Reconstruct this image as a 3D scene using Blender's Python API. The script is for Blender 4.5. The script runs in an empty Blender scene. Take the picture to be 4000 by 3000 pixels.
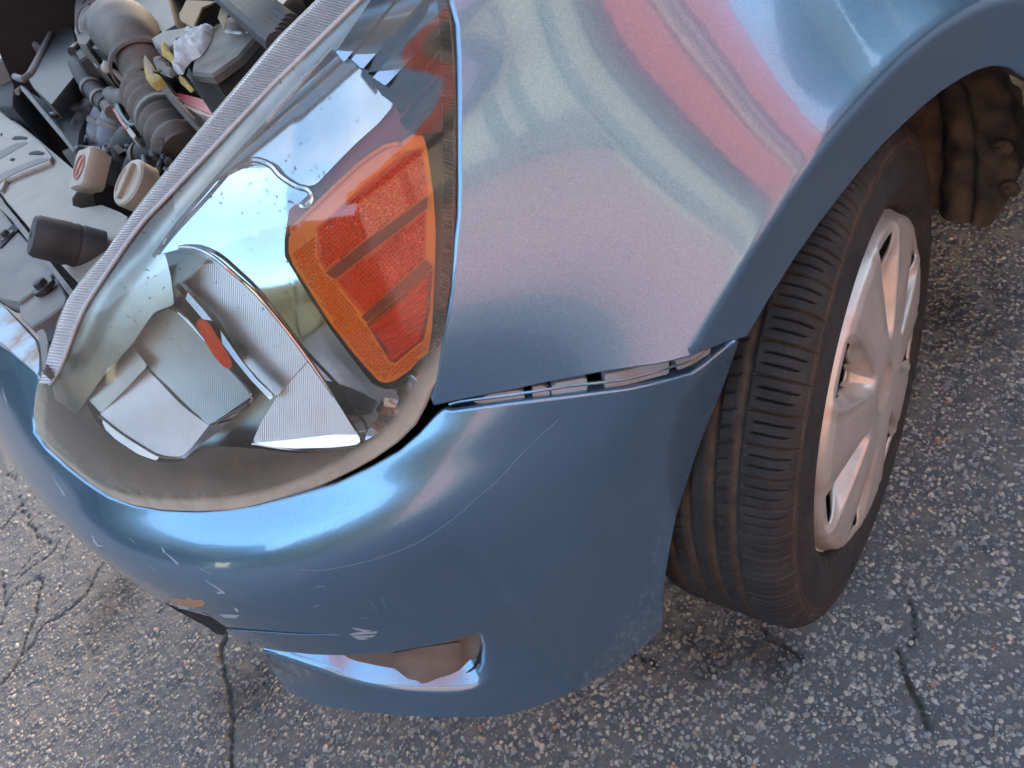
import bpy, math, random
import numpy as np
from mathutils import Vector, Matrix
from mathutils.bvhtree import BVHTree
from mathutils.geometry import delaunay_2d_cdt

random.seed(7)
rng = np.random.default_rng(7)
sc = bpy.context.scene
COL = sc.collection

# ------------------------------------------------------------------ camera
F_PX = 2871.0                                   # focal length in pixels of the 4000 x 3000 photograph
CAM = np.array([0.5233, 1.1638, 1.0301])
ROT = np.array([[-0.71507425, 0.61013777, -0.3411755],
                [0.64167094, 0.37925367, -0.66665213],
                [-0.27735759, -0.69562817, -0.6627022]])   # right, down, forward
cd = bpy.data.cameras.new('camera')
cam = bpy.data.objects.new('camera', cd)
COL.objects.link(cam)
cd.sensor_width = 36.0
cd.lens = 36.0 * F_PX / 4000.0
cd.clip_start, cd.clip_end = 0.02, 600.0
mw = Matrix.Identity(4)
for i in range(3):
    mw[i][0], mw[i][1], mw[i][2], mw[i][3] = ROT[0][i], -ROT[1][i], -ROT[2][i], CAM[i]
cam.matrix_world = mw
cd.dof.use_dof = True
cd.dof.focus_distance = 0.62
cd.dof.aperture_fstop = 13.0
sc.camera = cam

# ------------------------------------------------------------------ sky, sun, exposure
SUN_EL, SUN_AZ = 9.0, 224.0       # low sun behind the far side of the car (azimuth: degrees from +Y towards +X)
w = bpy.data.worlds.new('World')
sc.world = w
w.use_nodes = True
nt = w.node_tree
bg = nt.nodes['Background']
sky = nt.nodes.new('ShaderNodeTexSky')
sky.sky_type = 'NISHITA'
sky.sun_disc = False
sky.sun_elevation = math.radians(SUN_EL)
sky.sun_rotation = math.radians(SUN_AZ)
sky.air_density, sky.dust_density, sky.ozone_density = 1.0, 0.9, 1.5
tcw = nt.nodes.new('ShaderNodeTexCoord')
mp = nt.nodes.new('ShaderNodeMapping'); mp.inputs['Scale'].default_value = (1.0, 1.0, 2.6)
nz = nt.nodes.new('ShaderNodeTexNoise'); nz.inputs['Scale'].default_value = 1.7; nz.inputs['Detail'].default_value = 6; nz.inputs['Roughness'].default_value = 0.6
rp = nt.nodes.new('ShaderNodeValToRGB'); rp.color_ramp.elements[0].position = 0.46; rp.color_ramp.elements[1].position = 0.86
mxw = nt.nodes.new('ShaderNodeMix'); mxw.data_type = 'RGBA'
nt.links.new(tcw.outputs['Generated'], mp.inputs[0]); nt.links.new(mp.outputs[0], nz.inputs['Vector']); nt.links.new(nz.outputs['Fac'], rp.inputs[0])
nt.links.new(rp.outputs[0], mxw.inputs[0]); nt.links.new(sky.outputs[0], mxw.inputs[6]); mxw.inputs[7].default_value = (2.5, 2.0, 1.65, 1)
nt.links.new(mxw.outputs[2], bg.inputs[0])
bg.inputs[1].default_value = 0.15
sl = bpy.data.lights.new('sun', 'SUN')
sl.energy = 1.2
sl.angle = math.radians(12.0)
sl.color = (1.0, 0.74, 0.52)
sun = bpy.data.objects.new('sun', sl)
COL.objects.link(sun)
a, e = math.radians(SUN_AZ), math.radians(SUN_EL)
sdir = Vector((math.sin(a) * math.cos(e), math.cos(a) * math.cos(e), math.sin(e)))
sun.rotation_euler = sdir.to_track_quat('Z', 'Y').to_euler()
sc.view_settings.view_transform = 'Standard'
sc.view_settings.look = 'None'
sc.view_settings.gamma = 1.0
sc.view_settings.use_curve_mapping = False
sc.view_settings.exposure = 3.32
sc.cycles.use_denoising = True
sc.cycles.max_bounces = 10
sc.cycles.transparent_max_bounces = 12
sc.cycles.caustics_reflective = False
sc.cycles.caustics_refractive = False

# ------------------------------------------------------------------ helpers
def tag(o, label=None, cat=None, group=None, kind=None):
    for k, v in (('label', label), ('category', cat), ('group', group), ('kind', kind)):
        if v: o[k] = v
    return o

def empty(name, loc, parent=None):
    o = bpy.data.objects.new(name, None)
    COL.objects.link(o)
    o.empty_display_size = 0.05
    o.location = loc
    if parent: put(o, parent)
    return o

def put(o, parent):
    o.parent = parent
    bpy.context.view_layer.update()
    o.matrix_parent_inverse = parent.matrix_world.inverted()

def mesh(name, V, Fs, mat, parent=None, smooth=True, N=None, attrs=None, colors=None):
    me = bpy.data.meshes.new(name)
    V = np.asarray(V, float)
    Fs = [tuple(int(i) for i in f) for f in Fs] if not isinstance(Fs, np.ndarray) else Fs.tolist()
    me.from_pydata(V.tolist(), [], Fs)
    me.materials.append(mat)
    if smooth:
        me.polygons.foreach_set('use_smooth', np.ones(len(me.polygons), bool))
    for k, arr in (attrs or {}).items():
        at = me.attributes.new(k, 'FLOAT', 'POINT')
        at.data.foreach_set('value', np.asarray(arr, np.float32))
    if colors is not None:
        at = me.color_attributes.new('tint', 'FLOAT_COLOR', 'POINT')
        at.data.foreach_set('color', np.asarray(colors, np.float32).ravel())
    me.validate(clean_customdata=False)
    if N is not None and len(N) == len(me.vertices):
        me.normals_split_custom_set_from_vertices([tuple(n) for n in np.asarray(N)])
    o = bpy.data.objects.new(name, me)
    COL.objects.link(o)
    if parent: put(o, parent)
    return o

class MB:
    """collects shapes that become one mesh object"""
    def __init__(s): s.V, s.F = [], []
    def add(s, V, F):
        b = len(s.V); s.V += [tuple(map(float, v)) for v in V]
        s.F += [tuple(int(i) + b for i in f) for f in F]
    def grid(s, P, closed_u=False, closed_v=False):
        P = np.asarray(P, float); n, m = P.shape[:2]
        F = []
        for i in range(n - (0 if closed_u else 1)):
            for j in range(m - (0 if closed_v else 1)):
                i2, j2 = (i + 1) % n, (j + 1) % m
                F.append((i * m + j, i2 * m + j, i2 * m + j2, i * m + j2))
        s.add(P.reshape(-1, 3), F)
    def tube(s, pts, r, seg=12, cap=True, ref=None):
        pts = np.asarray(pts, float); n = len(pts)
        r = np.broadcast_to(np.asarray(r, float), (n,))
        T = np.gradient(pts, axis=0); T /= np.linalg.norm(T, axis=1)[:, None] + 1e-12
        a = np.array(ref if ref is not None else [0.31, 0.2, 0.93]); a = a - T[0] * (a @ T[0]); a /= np.linalg.norm(a)
        rings = []
        for i in range(n):
            a = a - T[i] * (a @ T[i]); a /= np.linalg.norm(a) + 1e-12
            b = np.cross(T[i], a)
            th = np.arange(seg) * 2 * math.pi / seg
            rings.append(pts[i] + r[i] * (np.cos(th)[:, None] * a + np.sin(th)[:, None] * b))
        b0 = len(s.V)
        s.grid(np.array(rings), closed_v=True)
        if cap:
            s.F.append(tuple(b0 + k for k in range(seg))[::-1])
            s.F.append(tuple(b0 + (n - 1) * seg + k for k in range(seg)))
    def prism(s, poly, d, bevel=0.0):
        """closed polygon (n,3) extruded by the vector d, with a small chamfer on the front rim"""
        P = np.asarray(poly, float); d = np.asarray(d, float); n = len(P); c = P.mean(0)
        rings = [P + d, P]
        if bevel > 0:
            L = np.linalg.norm(P - c, axis=1)[:, None]
            inn = P - (P - c) / L * bevel
            rings = [P + d, P + d / np.linalg.norm(d) * bevel * 0.8, inn]
        b0 = len(s.V)
        s.grid(np.array(rings), closed_v=True)
        m = len(rings)
        s.F.append(tuple(b0 + k for k in range(n)))
        s.F.append(tuple(b0 + (m - 1) * n + k for k in range(n))[::-1])
    def box(s, c, ax, ay, az, bev=0.0):
        """box about c with half-extent vectors ax, ay, az (chamfered)"""
        c, ax, ay, az = (np.asarray(q, float) for q in (c, ax, ay, az))
        if bev <= 0:
            V = [c + i * ax + j * ay + k * az for k in (-1, 1) for j in (-1, 1) for i in (-1, 1)]
            s.add(V, [(0, 2, 3, 1), (4, 5, 7, 6), (0, 1, 5, 4), (2, 6, 7, 3), (0, 4, 6, 2), (1, 3, 7, 5)])
            return
        bx, by, bz = (bev / np.linalg.norm(q) for q in (ax, ay, az))
        rings = []
        for k, sh in ((-1, 1), (-1 + bz, 0), (1 - bz, 0), (1, 1)):
            fx, fy = (1 - bx * sh), (1 - by * sh)
            r = []
            for (i, j) in ((-fx, -fy + by), (-fx + bx, -fy), (fx - bx, -fy), (fx, -fy + by), (fx, fy - by), (fx - bx, fy), (-fx + bx, fy), (-fx, fy - by)):
                r.append(c + i * ax + j * ay + k * az)
            rings.append(r)
        b0 = len(s.V)
        s.grid(np.array(rings), closed_v=True)
        s.F.append(tuple(b0 + k for k in range(8))[::-1])
        s.F.append(tuple(b0 + 24 + k for k in range(8)))
    def lathe(s, c, axis, prof, seg=32, cap=True):
        """profile [(distance along axis, radius)]"""
        c = np.asarray(c, float); axis = np.asarray(axis, float) / np.linalg.norm(axis)
        a = np.array([0.3, 0.1, 0.95]); a -= axis * (a @ axis); a /= np.linalg.norm(a); b = np.cross(axis, a)
        th = np.arange(seg) * 2 * math.pi / seg
        dirs = np.cos(th)[:, None] * a + np.sin(th)[:, None] * b
        rings = np.array([c + axis * h + r * dirs for h, r in prof])
        b0 = len(s.V)
        s.grid(rings, closed_v=True)
        if cap:
            s.F.append(tuple(b0 + k for k in range(seg))[::-1])
            s.F.append(tuple(b0 + (len(prof) - 1) * seg + k for k in range(seg)))
    def build(s, name, mat, parent=None, smooth=True, angle=35):
        o = mesh(name, s.V, s.F, mat, parent, smooth=False)
        if smooth:
            me = o.data
            import bmesh as _bm
            bm = _bm.new(); bm.from_mesh(me)
            _bm.ops.recalc_face_normals(bm, faces=bm.faces)
            for ed in bm.edges:
                if len(ed.link_faces) == 2 and ed.calc_face_angle(0) > math.radians(angle): ed.smooth = False
            for fc in bm.faces: fc.smooth = True
            bm.to_mesh(me); bm.free()
        return o

def resample(P, n=None, step=None, closed=False):
    P = np.asarray(P, float)
    if closed: P = np.vstack([P, P[:1]])
    L = np.concatenate([[0], np.cumsum(np.linalg.norm(np.diff(P, axis=0), axis=1))])
    if n is None: n = max(2, int(round(L[-1] / step)) + 1)
    t = np.linspace(0, L[-1], n)
    Q = np.stack([np.interp(t, L, P[:, k]) for k in range(P.shape[1])], 1)
    return Q[:-1] if closed else Q

def smooth_curve(P, n=60, closed=False, it=0):
    """Catmull-Rom through the points, resampled evenly"""
    P = np.asarray(P, float); m = len(P)
    E = np.vstack([P[-1:], P, P[:2]]) if closed else np.vstack([2 * P[0] - P[1], P, 2 * P[-1] - P[-2]])
    out = []
    for i in range(m if closed else m - 1):
        p0, p1, p2, p3 = E[i], E[i + 1], E[i + 2], E[i + 3]
        t = np.linspace(0, 1, 12, endpoint=False)[:, None]
        out.append(0.5 * ((2 * p1) + (-p0 + p2) * t + (2 * p0 - 5 * p1 + 4 * p2 - p3) * t ** 2 + (-p0 + 3 * p1 - 3 * p2 + p3) * t ** 3))
    out = np.vstack(out + ([] if closed else [P[-1:]]))
    return resample(out, n=n + (1 if closed else 0), closed=closed)

# rays of the calibrated camera: used to read outlines off the photograph onto real surfaces
def ray(px, py):
    d = ROT.T @ np.array([(px - 2000.0) / F_PX, (py - 1500.0) / F_PX, 1.0])
    return d / np.linalg.norm(d)
def at_z(px, py, z):
    d = ray(px, py); return CAM + d * ((z - CAM[2]) / d[2])
def at_y(px, py, y):
    d = ray(px, py); return CAM + d * ((y - CAM[1]) / d[1])
def at_d(px, py, dist):
    return CAM + ray(px, py) * dist
def to_px(X):
    Y = (np.asarray(X, float) - CAM) @ ROT.T
    return np.stack([2000 + F_PX * Y[..., 0] / Y[..., 2], 1500 + F_PX * Y[..., 1] / Y[..., 2]], -1)

# ------------------------------------------------------------------ smooth body surfaces (cubic B-spline nets)
def sstep(x, a, b):
    t = np.clip((x - a) / (b - a), 0, 1); return t * t * (3 - 2 * t)

def bspline_basis(n, t, deg=3):
    kn = np.concatenate([np.zeros(deg), np.linspace(0, 1, n - deg + 1), np.ones(deg)])
    t = np.clip(np.asarray(t, float), 0, 1 - 1e-9)
    B = np.zeros((len(t), len(kn) - 1))
    for i in range(len(kn) - 1): B[:, i] = (t >= kn[i]) & (t < kn[i + 1])
    for d in range(1, deg + 1):
        Bn = np.zeros((len(t), len(kn) - 1 - d))
        for i in range(len(kn) - 1 - d):
            a = kn[i + d] - kn[i]; b = kn[i + d + 1] - kn[i + 1]
            if a > 0: Bn[:, i] += (t - kn[i]) / a * B[:, i]
            if b > 0: Bn[:, i] += (kn[i + d + 1] - t) / b * B[:, i + 1]
        B = Bn
    return B

AX_Z, ARCH_R, CREASE_R, TUCK, FLARE = 0.308, 0.3575, 0.415, 0.30, 0.078
class Body:
    def __init__(s, levels, flare, ns=26):
        s.flare = flare
        s.net = np.array([np.concatenate([resample(smooth_curve(np.array(P), 160), n=ns), np.full((ns, 1), z)], 1) for z, P in levels])
        s.NU, s.NV = 230, 150
        U, Vv = np.meshgrid(np.linspace(0, 1, s.NU), np.linspace(0, 1, s.NV), indexing='ij')
        s.gu, s.gv = U.ravel(), Vv.ravel()
        s.P = s.eval(s.gu, s.gv)
        i = np.arange((s.NU - 1))[:, None] * s.NV + np.arange(s.NV - 1)[None]
        i = i.ravel()
        s.T = np.vstack([np.stack([i, i + s.NV, i + s.NV + 1], 1), np.stack([i, i + s.NV + 1, i + 1], 1)])
        s.px = to_px(s.P); s.dist = np.linalg.norm(s.P - CAM, axis=1)
        G = s.P.reshape(s.NU, s.NV, 3)
        s.LU = np.linalg.norm(np.diff(G, axis=0), axis=2).sum(0).mean()
        s.LV = np.linalg.norm(np.diff(G, axis=1), axis=2).sum(1).mean()
        s.ahead = (s.P - CAM) @ ROT[2] > 0.05
        s.bvh = BVHTree.FromPolygons([tuple(p) for p in s.P], [tuple(int(i) for i in t) for t in s.T])
    def raw(s, u, v):
        bu, bv = bspline_basis(s.net.shape[1], u), bspline_basis(s.net.shape[0], v)
        return np.einsum('pi,pj,jik->pk', bu, bv, s.net)
    def eval(s, u, v):
        P = s.raw(np.atleast_1d(u), np.atleast_1d(v))
        r = np.hypot(P[:, 0], P[:, 2] - AX_Z)
        d = CREASE_R - r
        k = 0.011
        soft = np.where(d > k, d, np.where(d < -k, 0, (d + k) ** 2 / (4 * k)))
        side = np.clip((P[:, 1] - 0.5) / 0.2, 0, 1)
        fl = np.clip(1 - (r - CREASE_R) / 0.24, 0, 1)
        if not s.flare:      # fold line running down beside the fog lamp recess
            k_ = sstep(P[:, 0], .452, .474) * (1 - sstep(P[:, 0], .50, .62)) * sstep(-P[:, 2], -.57, -.46) * sstep(P[:, 2], .16, .24)
            P[:, 0] -= .0085 * .5 * k_; P[:, 1] -= .0085 * .85 * k_
        if s.flare: P[:, 1] += (FLARE * np.where(r > CREASE_R, fl ** 2, 1.0) - .035) * side
        P[:, 1] -= TUCK * soft * side * (1.0 if s.flare else .55 * np.clip((P[:, 2] - 0.1) / 0.45, 0, 1))
        return P
    def normal(s, u, v):
        h = 1e-3
        u = np.atleast_1d(u); v = np.atleast_1d(v)
        du = s.eval(np.minimum(u + h, 1), v) - s.eval(np.maximum(u - h, 0), v)
        dv = s.eval(u, np.minimum(v + h, 1)) - s.eval(u, np.maximum(v - h, 0))
        n = np.cross(dv, du); n /= np.linalg.norm(n, axis=1)[:, None] + 1e-12
        # outward: away from the car's middle
        c = s.eval(u, v) - np.array([-0.3, 0.0, 0.45])
        n[(n * c).sum(1) < 0] *= -1
        return n
    def uv(s, px, py):
        """surface parameters where the ray through a pixel meets the surface"""
        loc, _, k, _ = s.bvh.ray_cast(Vector(CAM), Vector(ray(px, py)))
        if loc is None:      # just past the outline: nearest point of the outline
            q = np.array([px, py], float)
            k = np.argmin(np.where(s.ahead, ((s.px - q) ** 2).sum(1), 1e12))
            return s.gu[k], s.gv[k]
        a, b, d = s.T[k]
        A, e1, e2, r = s.P[a], s.P[b] - s.P[a], s.P[d] - s.P[a], np.array(loc) - s.P[a]
        d11, d12, d22, r1, r2 = e1 @ e1, e1 @ e2, e2 @ e2, r @ e1, r @ e2
        den = d11 * d22 - d12 * d12 + 1e-18
        w1 = (d22 * r1 - d12 * r2) / den; w2 = (d11 * r2 - d12 * r1) / den
        return (s.gu[a] * (1 - w1 - w2) + s.gu[b] * w1 + s.gu[d] * w2, s.gv[a] * (1 - w1 - w2) + s.gv[b] * w1 + s.gv[d] * w2)
    def uvs(s, pts): return np.array([s.uv(*p) for p in pts])
    def uv_near(s, X, w=(1, 1, 1)):
        k = np.argmin((((s.P - np.asarray(X)) * np.asarray(w)) ** 2).sum(1)); return np.array([s.gu[k], s.gv[k]])
    def hit(s, px, py):
        u, v = s.uv(px, py); return s.eval(u, v)[0]

def inside(poly, pts):
    x, y = pts[:, 0], pts[:, 1]; c = np.zeros(len(pts), bool)
    xj, yj = poly[-1]
    for xi, yi in poly:
        if yi != yj:
            c ^= ((yi > y) != (yj > y)) & (x < (xj - xi) * (y - yi) / (yj - yi) + xi)
        xj, yj = xi, yi
    return c

def dist_poly(poly, pts):
    A = poly; B = np.roll(poly, -1, 0); D = B - A; L = (D ** 2).sum(1) + 1e-15
    out = np.full(len(pts), 1e9)
    for k in range(len(A)):
        t = np.clip(((pts - A[k]) @ D[k]) / L[k], 0, 1)
        out = np.minimum(out, np.linalg.norm(pts - (A[k] + t[:, None] * D[k]), axis=1))
    return out

def crease_rows(body):
    """parameter points along the wheel-arch crease, in five close rows"""
    out = []
    for dr in (-.012, -.006, 0.0, .006, .012):
        for t in np.arange(-.2, 2.2, .013):
            r = CREASE_R + dr; X = np.array([r * math.cos(t), 0, AX_Z + r * math.sin(t)])
            q = body.uv_near((X[0], .84, X[2]), (1, .3, 1))
            for _ in range(4):
                h = 1e-3
                P = body.raw(np.array([q[0], q[0] + h, q[0]]), np.array([q[1], q[1], q[1] + h]))[:, [0, 2]]
                J = np.stack([(P[1] - P[0]) / h, (P[2] - P[0]) / h], 1)
                try: q = np.clip(q + np.linalg.solve(J, X[[0, 2]] - P[0]), 0, .995)
                except np.linalg.LinAlgError: break
            if body.raw(q[:1], q[1:])[0, 1] > .6: out.append(q)
    return np.array(out)

def cdt(poly, step, extra=None):
    """triangulate the inside of a 2-D polygon with an even grid of interior points"""
    lo, hi = poly.min(0), poly.max(0)
    gx, gy = np.arange(lo[0], hi[0], step), np.arange(lo[1], hi[1], step * 0.866)
    G = np.stack(np.meshgrid(gx, gy, indexing='ij'), -1)
    G[:, 1::2, 0] += step / 2
    G = G.reshape(-1, 2)
    G = G[inside(poly, G)]
    G = G[dist_poly(poly, G) > step * 0.55]
    if extra is not None and len(extra):
        E = extra[inside(poly, extra)]; E = E[dist_poly(poly, E) > step * 0.35]
        if len(E):
            keepg = np.ones(len(G), bool)
            for k in range(0, len(E), 200): keepg &= (((G[:, None] - E[None, k:k + 200]) ** 2).sum(2) > (step * .75) ** 2).all(1)
            G = np.vstack([G[keepg], E])
    n = len(poly)
    V = [Vector(p) for p in np.vstack([poly, G])]
    r = delaunay_2d_cdt(V, [(i, (i + 1) % n) for i in range(n)], [tuple(range(n))], 1, 1e-7)
    return np.array([tuple(v) for v in r[0]]), [tuple(f) for f in r[2]]

def patch(name, body, poly_uv, step, mat, parent, off=0.0, rim=0.004, ret=0.010, rims=None, extra=None, thick_in=True, rows=None):
    """a panel cut from a body surface: skin + rolled edge that turns inwards"""
    S = np.array([body.LU, body.LV])
    P2 = np.asarray(poly_uv) * S
    keep = [0]
    for i in range(1, len(P2)):
        if np.linalg.norm(P2[i] - P2[keep[-1]]) > step * 0.12: keep.append(i)
    P2 = P2[keep]
    if np.linalg.norm(P2[0] - P2[-1]) < step * 0.12: P2 = P2[:-1]
    if rims is not None: rims = np.asarray(rims)[keep][:len(P2)]
    V2, F = cdt(P2, step, None if rows is None else rows * S)
    uv = V2 / S
    X = body.eval(uv[:, 0], uv[:, 1]); N = body.normal(uv[:, 0], uv[:, 1])
    X = X + N * off
    F = [f if np.dot(np.cross(X[f[1]] - X[f[0]], X[f[2]] - X[f[0]]), N[f[0]]) > 0 else f[::-1] for f in F]
    edge = dist_poly(P2, V2)
    Vs, Ns, Fs, Es = [X], [N], list(F), [edge]
    base = len(X)
    # boundary ring
    bu = P2 / S
    R = body.eval(bu[:, 0], bu[:, 1]) ; NR = body.normal(bu[:, 0], bu[:, 1])
    R = R + NR * off
    area = 0.5 * np.sum(P2[:, 0] * np.roll(P2[:, 1], -1) - P2[:, 1] * np.roll(P2[:, 0], -1))
    T = np.roll(R, -1, 0) - np.roll(R, 1, 0); T /= np.linalg.norm(T, axis=1)[:, None] + 1e-12
    O = np.cross(T, NR); O /= np.linalg.norm(O, axis=1)[:, None] + 1e-12
    cen = X.mean(0)
    # outward: away from interior (test with a small step in parameter space)
    nrm2 = np.stack([np.roll(P2[:, 1], -1) - np.roll(P2[:, 1], 1), -(np.roll(P2[:, 0], -1) - np.roll(P2[:, 0], 1))], 1)
    nrm2 *= np.sign(area)
    nrm2 /= np.linalg.norm(nrm2, axis=1)[:, None] + 1e-12
    tb = (P2 + nrm2 * 0.002) / S
    out = body.eval(tb[:, 0], tb[:, 1]) - body.eval(bu[:, 0], bu[:, 1])
    O[(O * out).sum(1) < 0] *= -1
    rr = np.full(len(R), rim) if rims is None else rims
    rings, rn = [], []
    for th in (0, 0.4, 0.8, 1.2, math.pi / 2):
        rings.append(R + O * (rr * math.sin(th))[:, None] - NR * (rr * (1 - math.cos(th)))[:, None])
        rn.append(NR * math.cos(th) + O * math.sin(th))
    rings.append(rings[-1] - NR * ret); rn.append(O)
    n = len(R)
    for k in range(len(rings)):
        Vs.append(rings[k]); Ns.append(rn[k]); Es.append(np.zeros(n))
    for k in range(len(rings) - 1):
        for i in range(n):
            j = (i + 1) % n
            q = (base + k * n + i, base + k * n + j, base + (k + 1) * n + j, base + (k + 1) * n + i)
            a_, b_, c_ = rings[k][i], rings[k][j], rings[k + 1][i]
            if np.dot(np.cross(b_ - a_, c_ - a_), rn[k][i]) < 0: q = q[::-1]
            Fs.append(q)
    at = {'edge': np.concatenate(Es)}
    Vall = np.vstack(Vs)
    if extra: at.update(extra(Vall))
    o = mesh(name, Vall, Fs, mat, parent, N=np.vstack(Ns), attrs=at)
    return o, dict(ring=rings[5], mid=rings[2], N=NR, O=O, R=R, keep=keep)

# ------------------------------------------------------------------ materials
class M_:
    def __init__(s, name):
        s.m = bpy.data.materials.new(name); s.m.use_nodes = True
        s.t = s.m.node_tree; s.b = s.t.nodes['Principled BSDF']; s.out = s.t.nodes['Material Output']
        s.co = None
    def n(s, typ, **kw):
        nd = s.t.nodes.new('ShaderNode' + typ)
        for k, v in kw.items():
            if k.startswith('i_'): nd.inputs[k[2:].replace('_', ' ')].default_value = v
            else: setattr(nd, k, v)
        return nd
    def l(s, a, b): s.t.links.new(a, b)
    def set(s, **kw):
        for k, v in kw.items():
            s.b.inputs[k.replace('_', ' ')].default_value = (*v, 1) if isinstance(v, tuple) and len(v) == 3 else v
        return s
    def obj(s):
        if s.co is None: s.co = s.n('TexCoord').outputs['Object']
        return s.co
    def noise(s, scale, detail=4, rough=0.55, vec=None, dist=0.0):
        nd = s.n('TexNoise'); nd.inputs['Scale'].default_value = scale; nd.inputs['Detail'].default_value = detail
        nd.inputs['Roughness'].default_value = rough; nd.inputs['Distortion'].default_value = dist
        s.l(vec or s.obj(), nd.inputs['Vector']); return nd.outputs['Fac']
    def ramp(s, fac, stops):
        nd = s.n('ValToRGB'); cr = nd.color_ramp
        while len(cr.elements) < len(stops): cr.elements.new(0.5)
        for el, (p, c) in zip(cr.elements, stops):
            el.position = p; el.color = (*c, 1) if isinstance(c, tuple) else (c, c, c, 1)
        s.l(fac, nd.inputs[0]); return nd.outputs[0]
    def attr(s, name):
        nd = s.n('Attribute'); nd.attribute_name = name; return nd
    def mix(s, fac, a, b, mode='MIX'):
        nd = s.n('Mix'); nd.data_type = 'RGBA'; nd.blend_type = mode
        for sock, v in ((nd.inputs[0], fac), (nd.inputs[6], a), (nd.inputs[7], b)):
            if isinstance(v, (int, float)): sock.default_value = v
            elif isinstance(v, tuple): sock.default_value = (*v, 1)
            else: s.l(v, sock)
        return nd.outputs[2]
    def math(s, op, a, b=0.0, clamp=False):
        nd = s.n('Math'); nd.operation = op; nd.use_clamp = clamp
        for sock, v in ((nd.inputs[0], a), (nd.inputs[1], b)):
            if isinstance(v, (int, float)): sock.default_value = v
            else: s.l(v, sock)
        return nd.outputs[0]
    def base(s, c): s.l(c, s.b.inputs['Base Color']); return s
    def bump(s, h, strength=0.3, dist=0.001, sock='Normal'):
        nd = s.n('Bump'); nd.inputs['Strength'].default_value = strength; nd.inputs['Distance'].default_value = dist
        s.l(h, nd.inputs['Height']); s.l(nd.outputs[0], s.b.inputs[sock]); return s

def rgb(h):
    c = [int(h[i:i + 2], 16) / 255 for i in (0, 2, 4)]
    return tuple(x / 12.92 if x < .04045 else ((x + .055) / 1.055) ** 2.4 for x in c)

def dusty(name, base, dust, amount=0.5, rough=0.6, scale=30, metallic=0.0, bump=0.15, fine=400):
    m = M_(name)
    n1 = m.noise(scale, 5, 0.6); n2 = m.noise(fine, 3)
    f = m.math('MULTIPLY', m.ramp(n1, [(0.35, 0.0), (0.7, 1.0)]), amount)
    c = m.mix(f, base, dust)
    c = m.mix(m.math('MULTIPLY', n2, 0.35), c, tuple(x * 0.6 for x in base))
    m.base(c).set(Roughness=rough, Metallic=metallic)
    m.bump(m.noise(fine * 0.6, 4), bump, 0.001)
    return m.m

# metallic blue car paint: flake speckle, clear coat with slight orange peel, a little dust
def paint():
    m = M_('blue_metallic_paint')
    v = m.n('TexVoronoi'); v.inputs['Scale'].default_value = 1500; m.l(m.obj(), v.inputs['Vector'])
    fl = m.n('SeparateColor'); m.l(v.outputs['Color'], fl.inputs[0])
    c = m.mix(fl.outputs[0], (0.105, 0.20, 0.305), (0.16, 0.285, 0.41))
    dust = m.math('MULTIPLY', m.ramp(m.noise(9, 6, 0.65), [(0.45, 0.0), (0.8, 1.0)]), 0.12)
    sp = m.ramp(m.noise(330, 1, 0.3), [(0.75, 0.0), (0.78, 1.0)])
    c = m.mix(dust, c, (0.30, 0.28, 0.25))
    c = m.mix(m.math('MULTIPLY', sp, 0.25), c, (0.40, 0.37, 0.33))
    m.base(c).set(Metallic=0.70, Roughness=0.2, Coat_Weight=1.0, Coat_Roughness=0.03, Coat_IOR=1.5)
    m.l(m.math('ADD', m.math('MULTIPLY', dust, 0.6), 0.205), m.b.inputs['Roughness'])
    m.l(m.math('ADD', dust, 0.03), m.b.inputs['Coat Roughness'])
    m.bump(m.noise(260, 2, 0.4), 0.02, 0.001, 'Coat Normal')
    bp = m.n('Bump'); bp.inputs['Strength'].default_value = 0.05; bp.inputs['Distance'].default_value = 0.0004
    m.l(m.noise(420, 2, 0.5), bp.inputs['Height']); m.l(bp.outputs[0], m.b.inputs['Normal'])
    return m.m
PAINT = paint()
BLACK = dusty('black_plastic', (0.012, 0.012, 0.013), (0.06, 0.052, 0.043), 0.35, 0.5)
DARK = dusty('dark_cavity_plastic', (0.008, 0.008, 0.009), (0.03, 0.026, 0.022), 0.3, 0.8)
GREYPL = dusty('dusty_grey_plastic', (0.11, 0.107, 0.103), (0.21, 0.185, 0.16), 0.7, 0.65, 14)
BROWNPL = dusty('faded_brown_plastic', (0.13, 0.105, 0.09), (0.20, 0.165, 0.14), 0.8, 0.6, 26)

def tyre_mat():
    m = M_('dusty_tyre_rubber')
    gr = m.attr('groove').outputs['Fac']
    n = m.noise(28, 5, 0.65)
    c = m.mix(m.ramp(n, [(0.35, 0.0), (0.75, 1.0)]), (0.011, 0.0108, 0.0105), (0.028, 0.0265, 0.025))
    d = m.math('MULTIPLY', gr, m.ramp(m.noise(55, 3), [(0.3, 0.25), (0.65, 1.0)]))
    c = m.mix(d, c, (0.11, 0.066, 0.039))
    sp = m.ramp(m.noise(420, 2), [(0.66, 0.0), (0.72, 1.0)])
    c = m.mix(m.math('MULTIPLY', sp, 0.35), c, (0.17, 0.14, 0.11))
    m.base(c).set(Roughness=0.78); m.b.inputs['Specular IOR Level'].default_value = 0.35
    m.bump(m.noise(700, 4), 0.35, 0.0006)
    return m.m
TYRE = tyre_mat()

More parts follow.
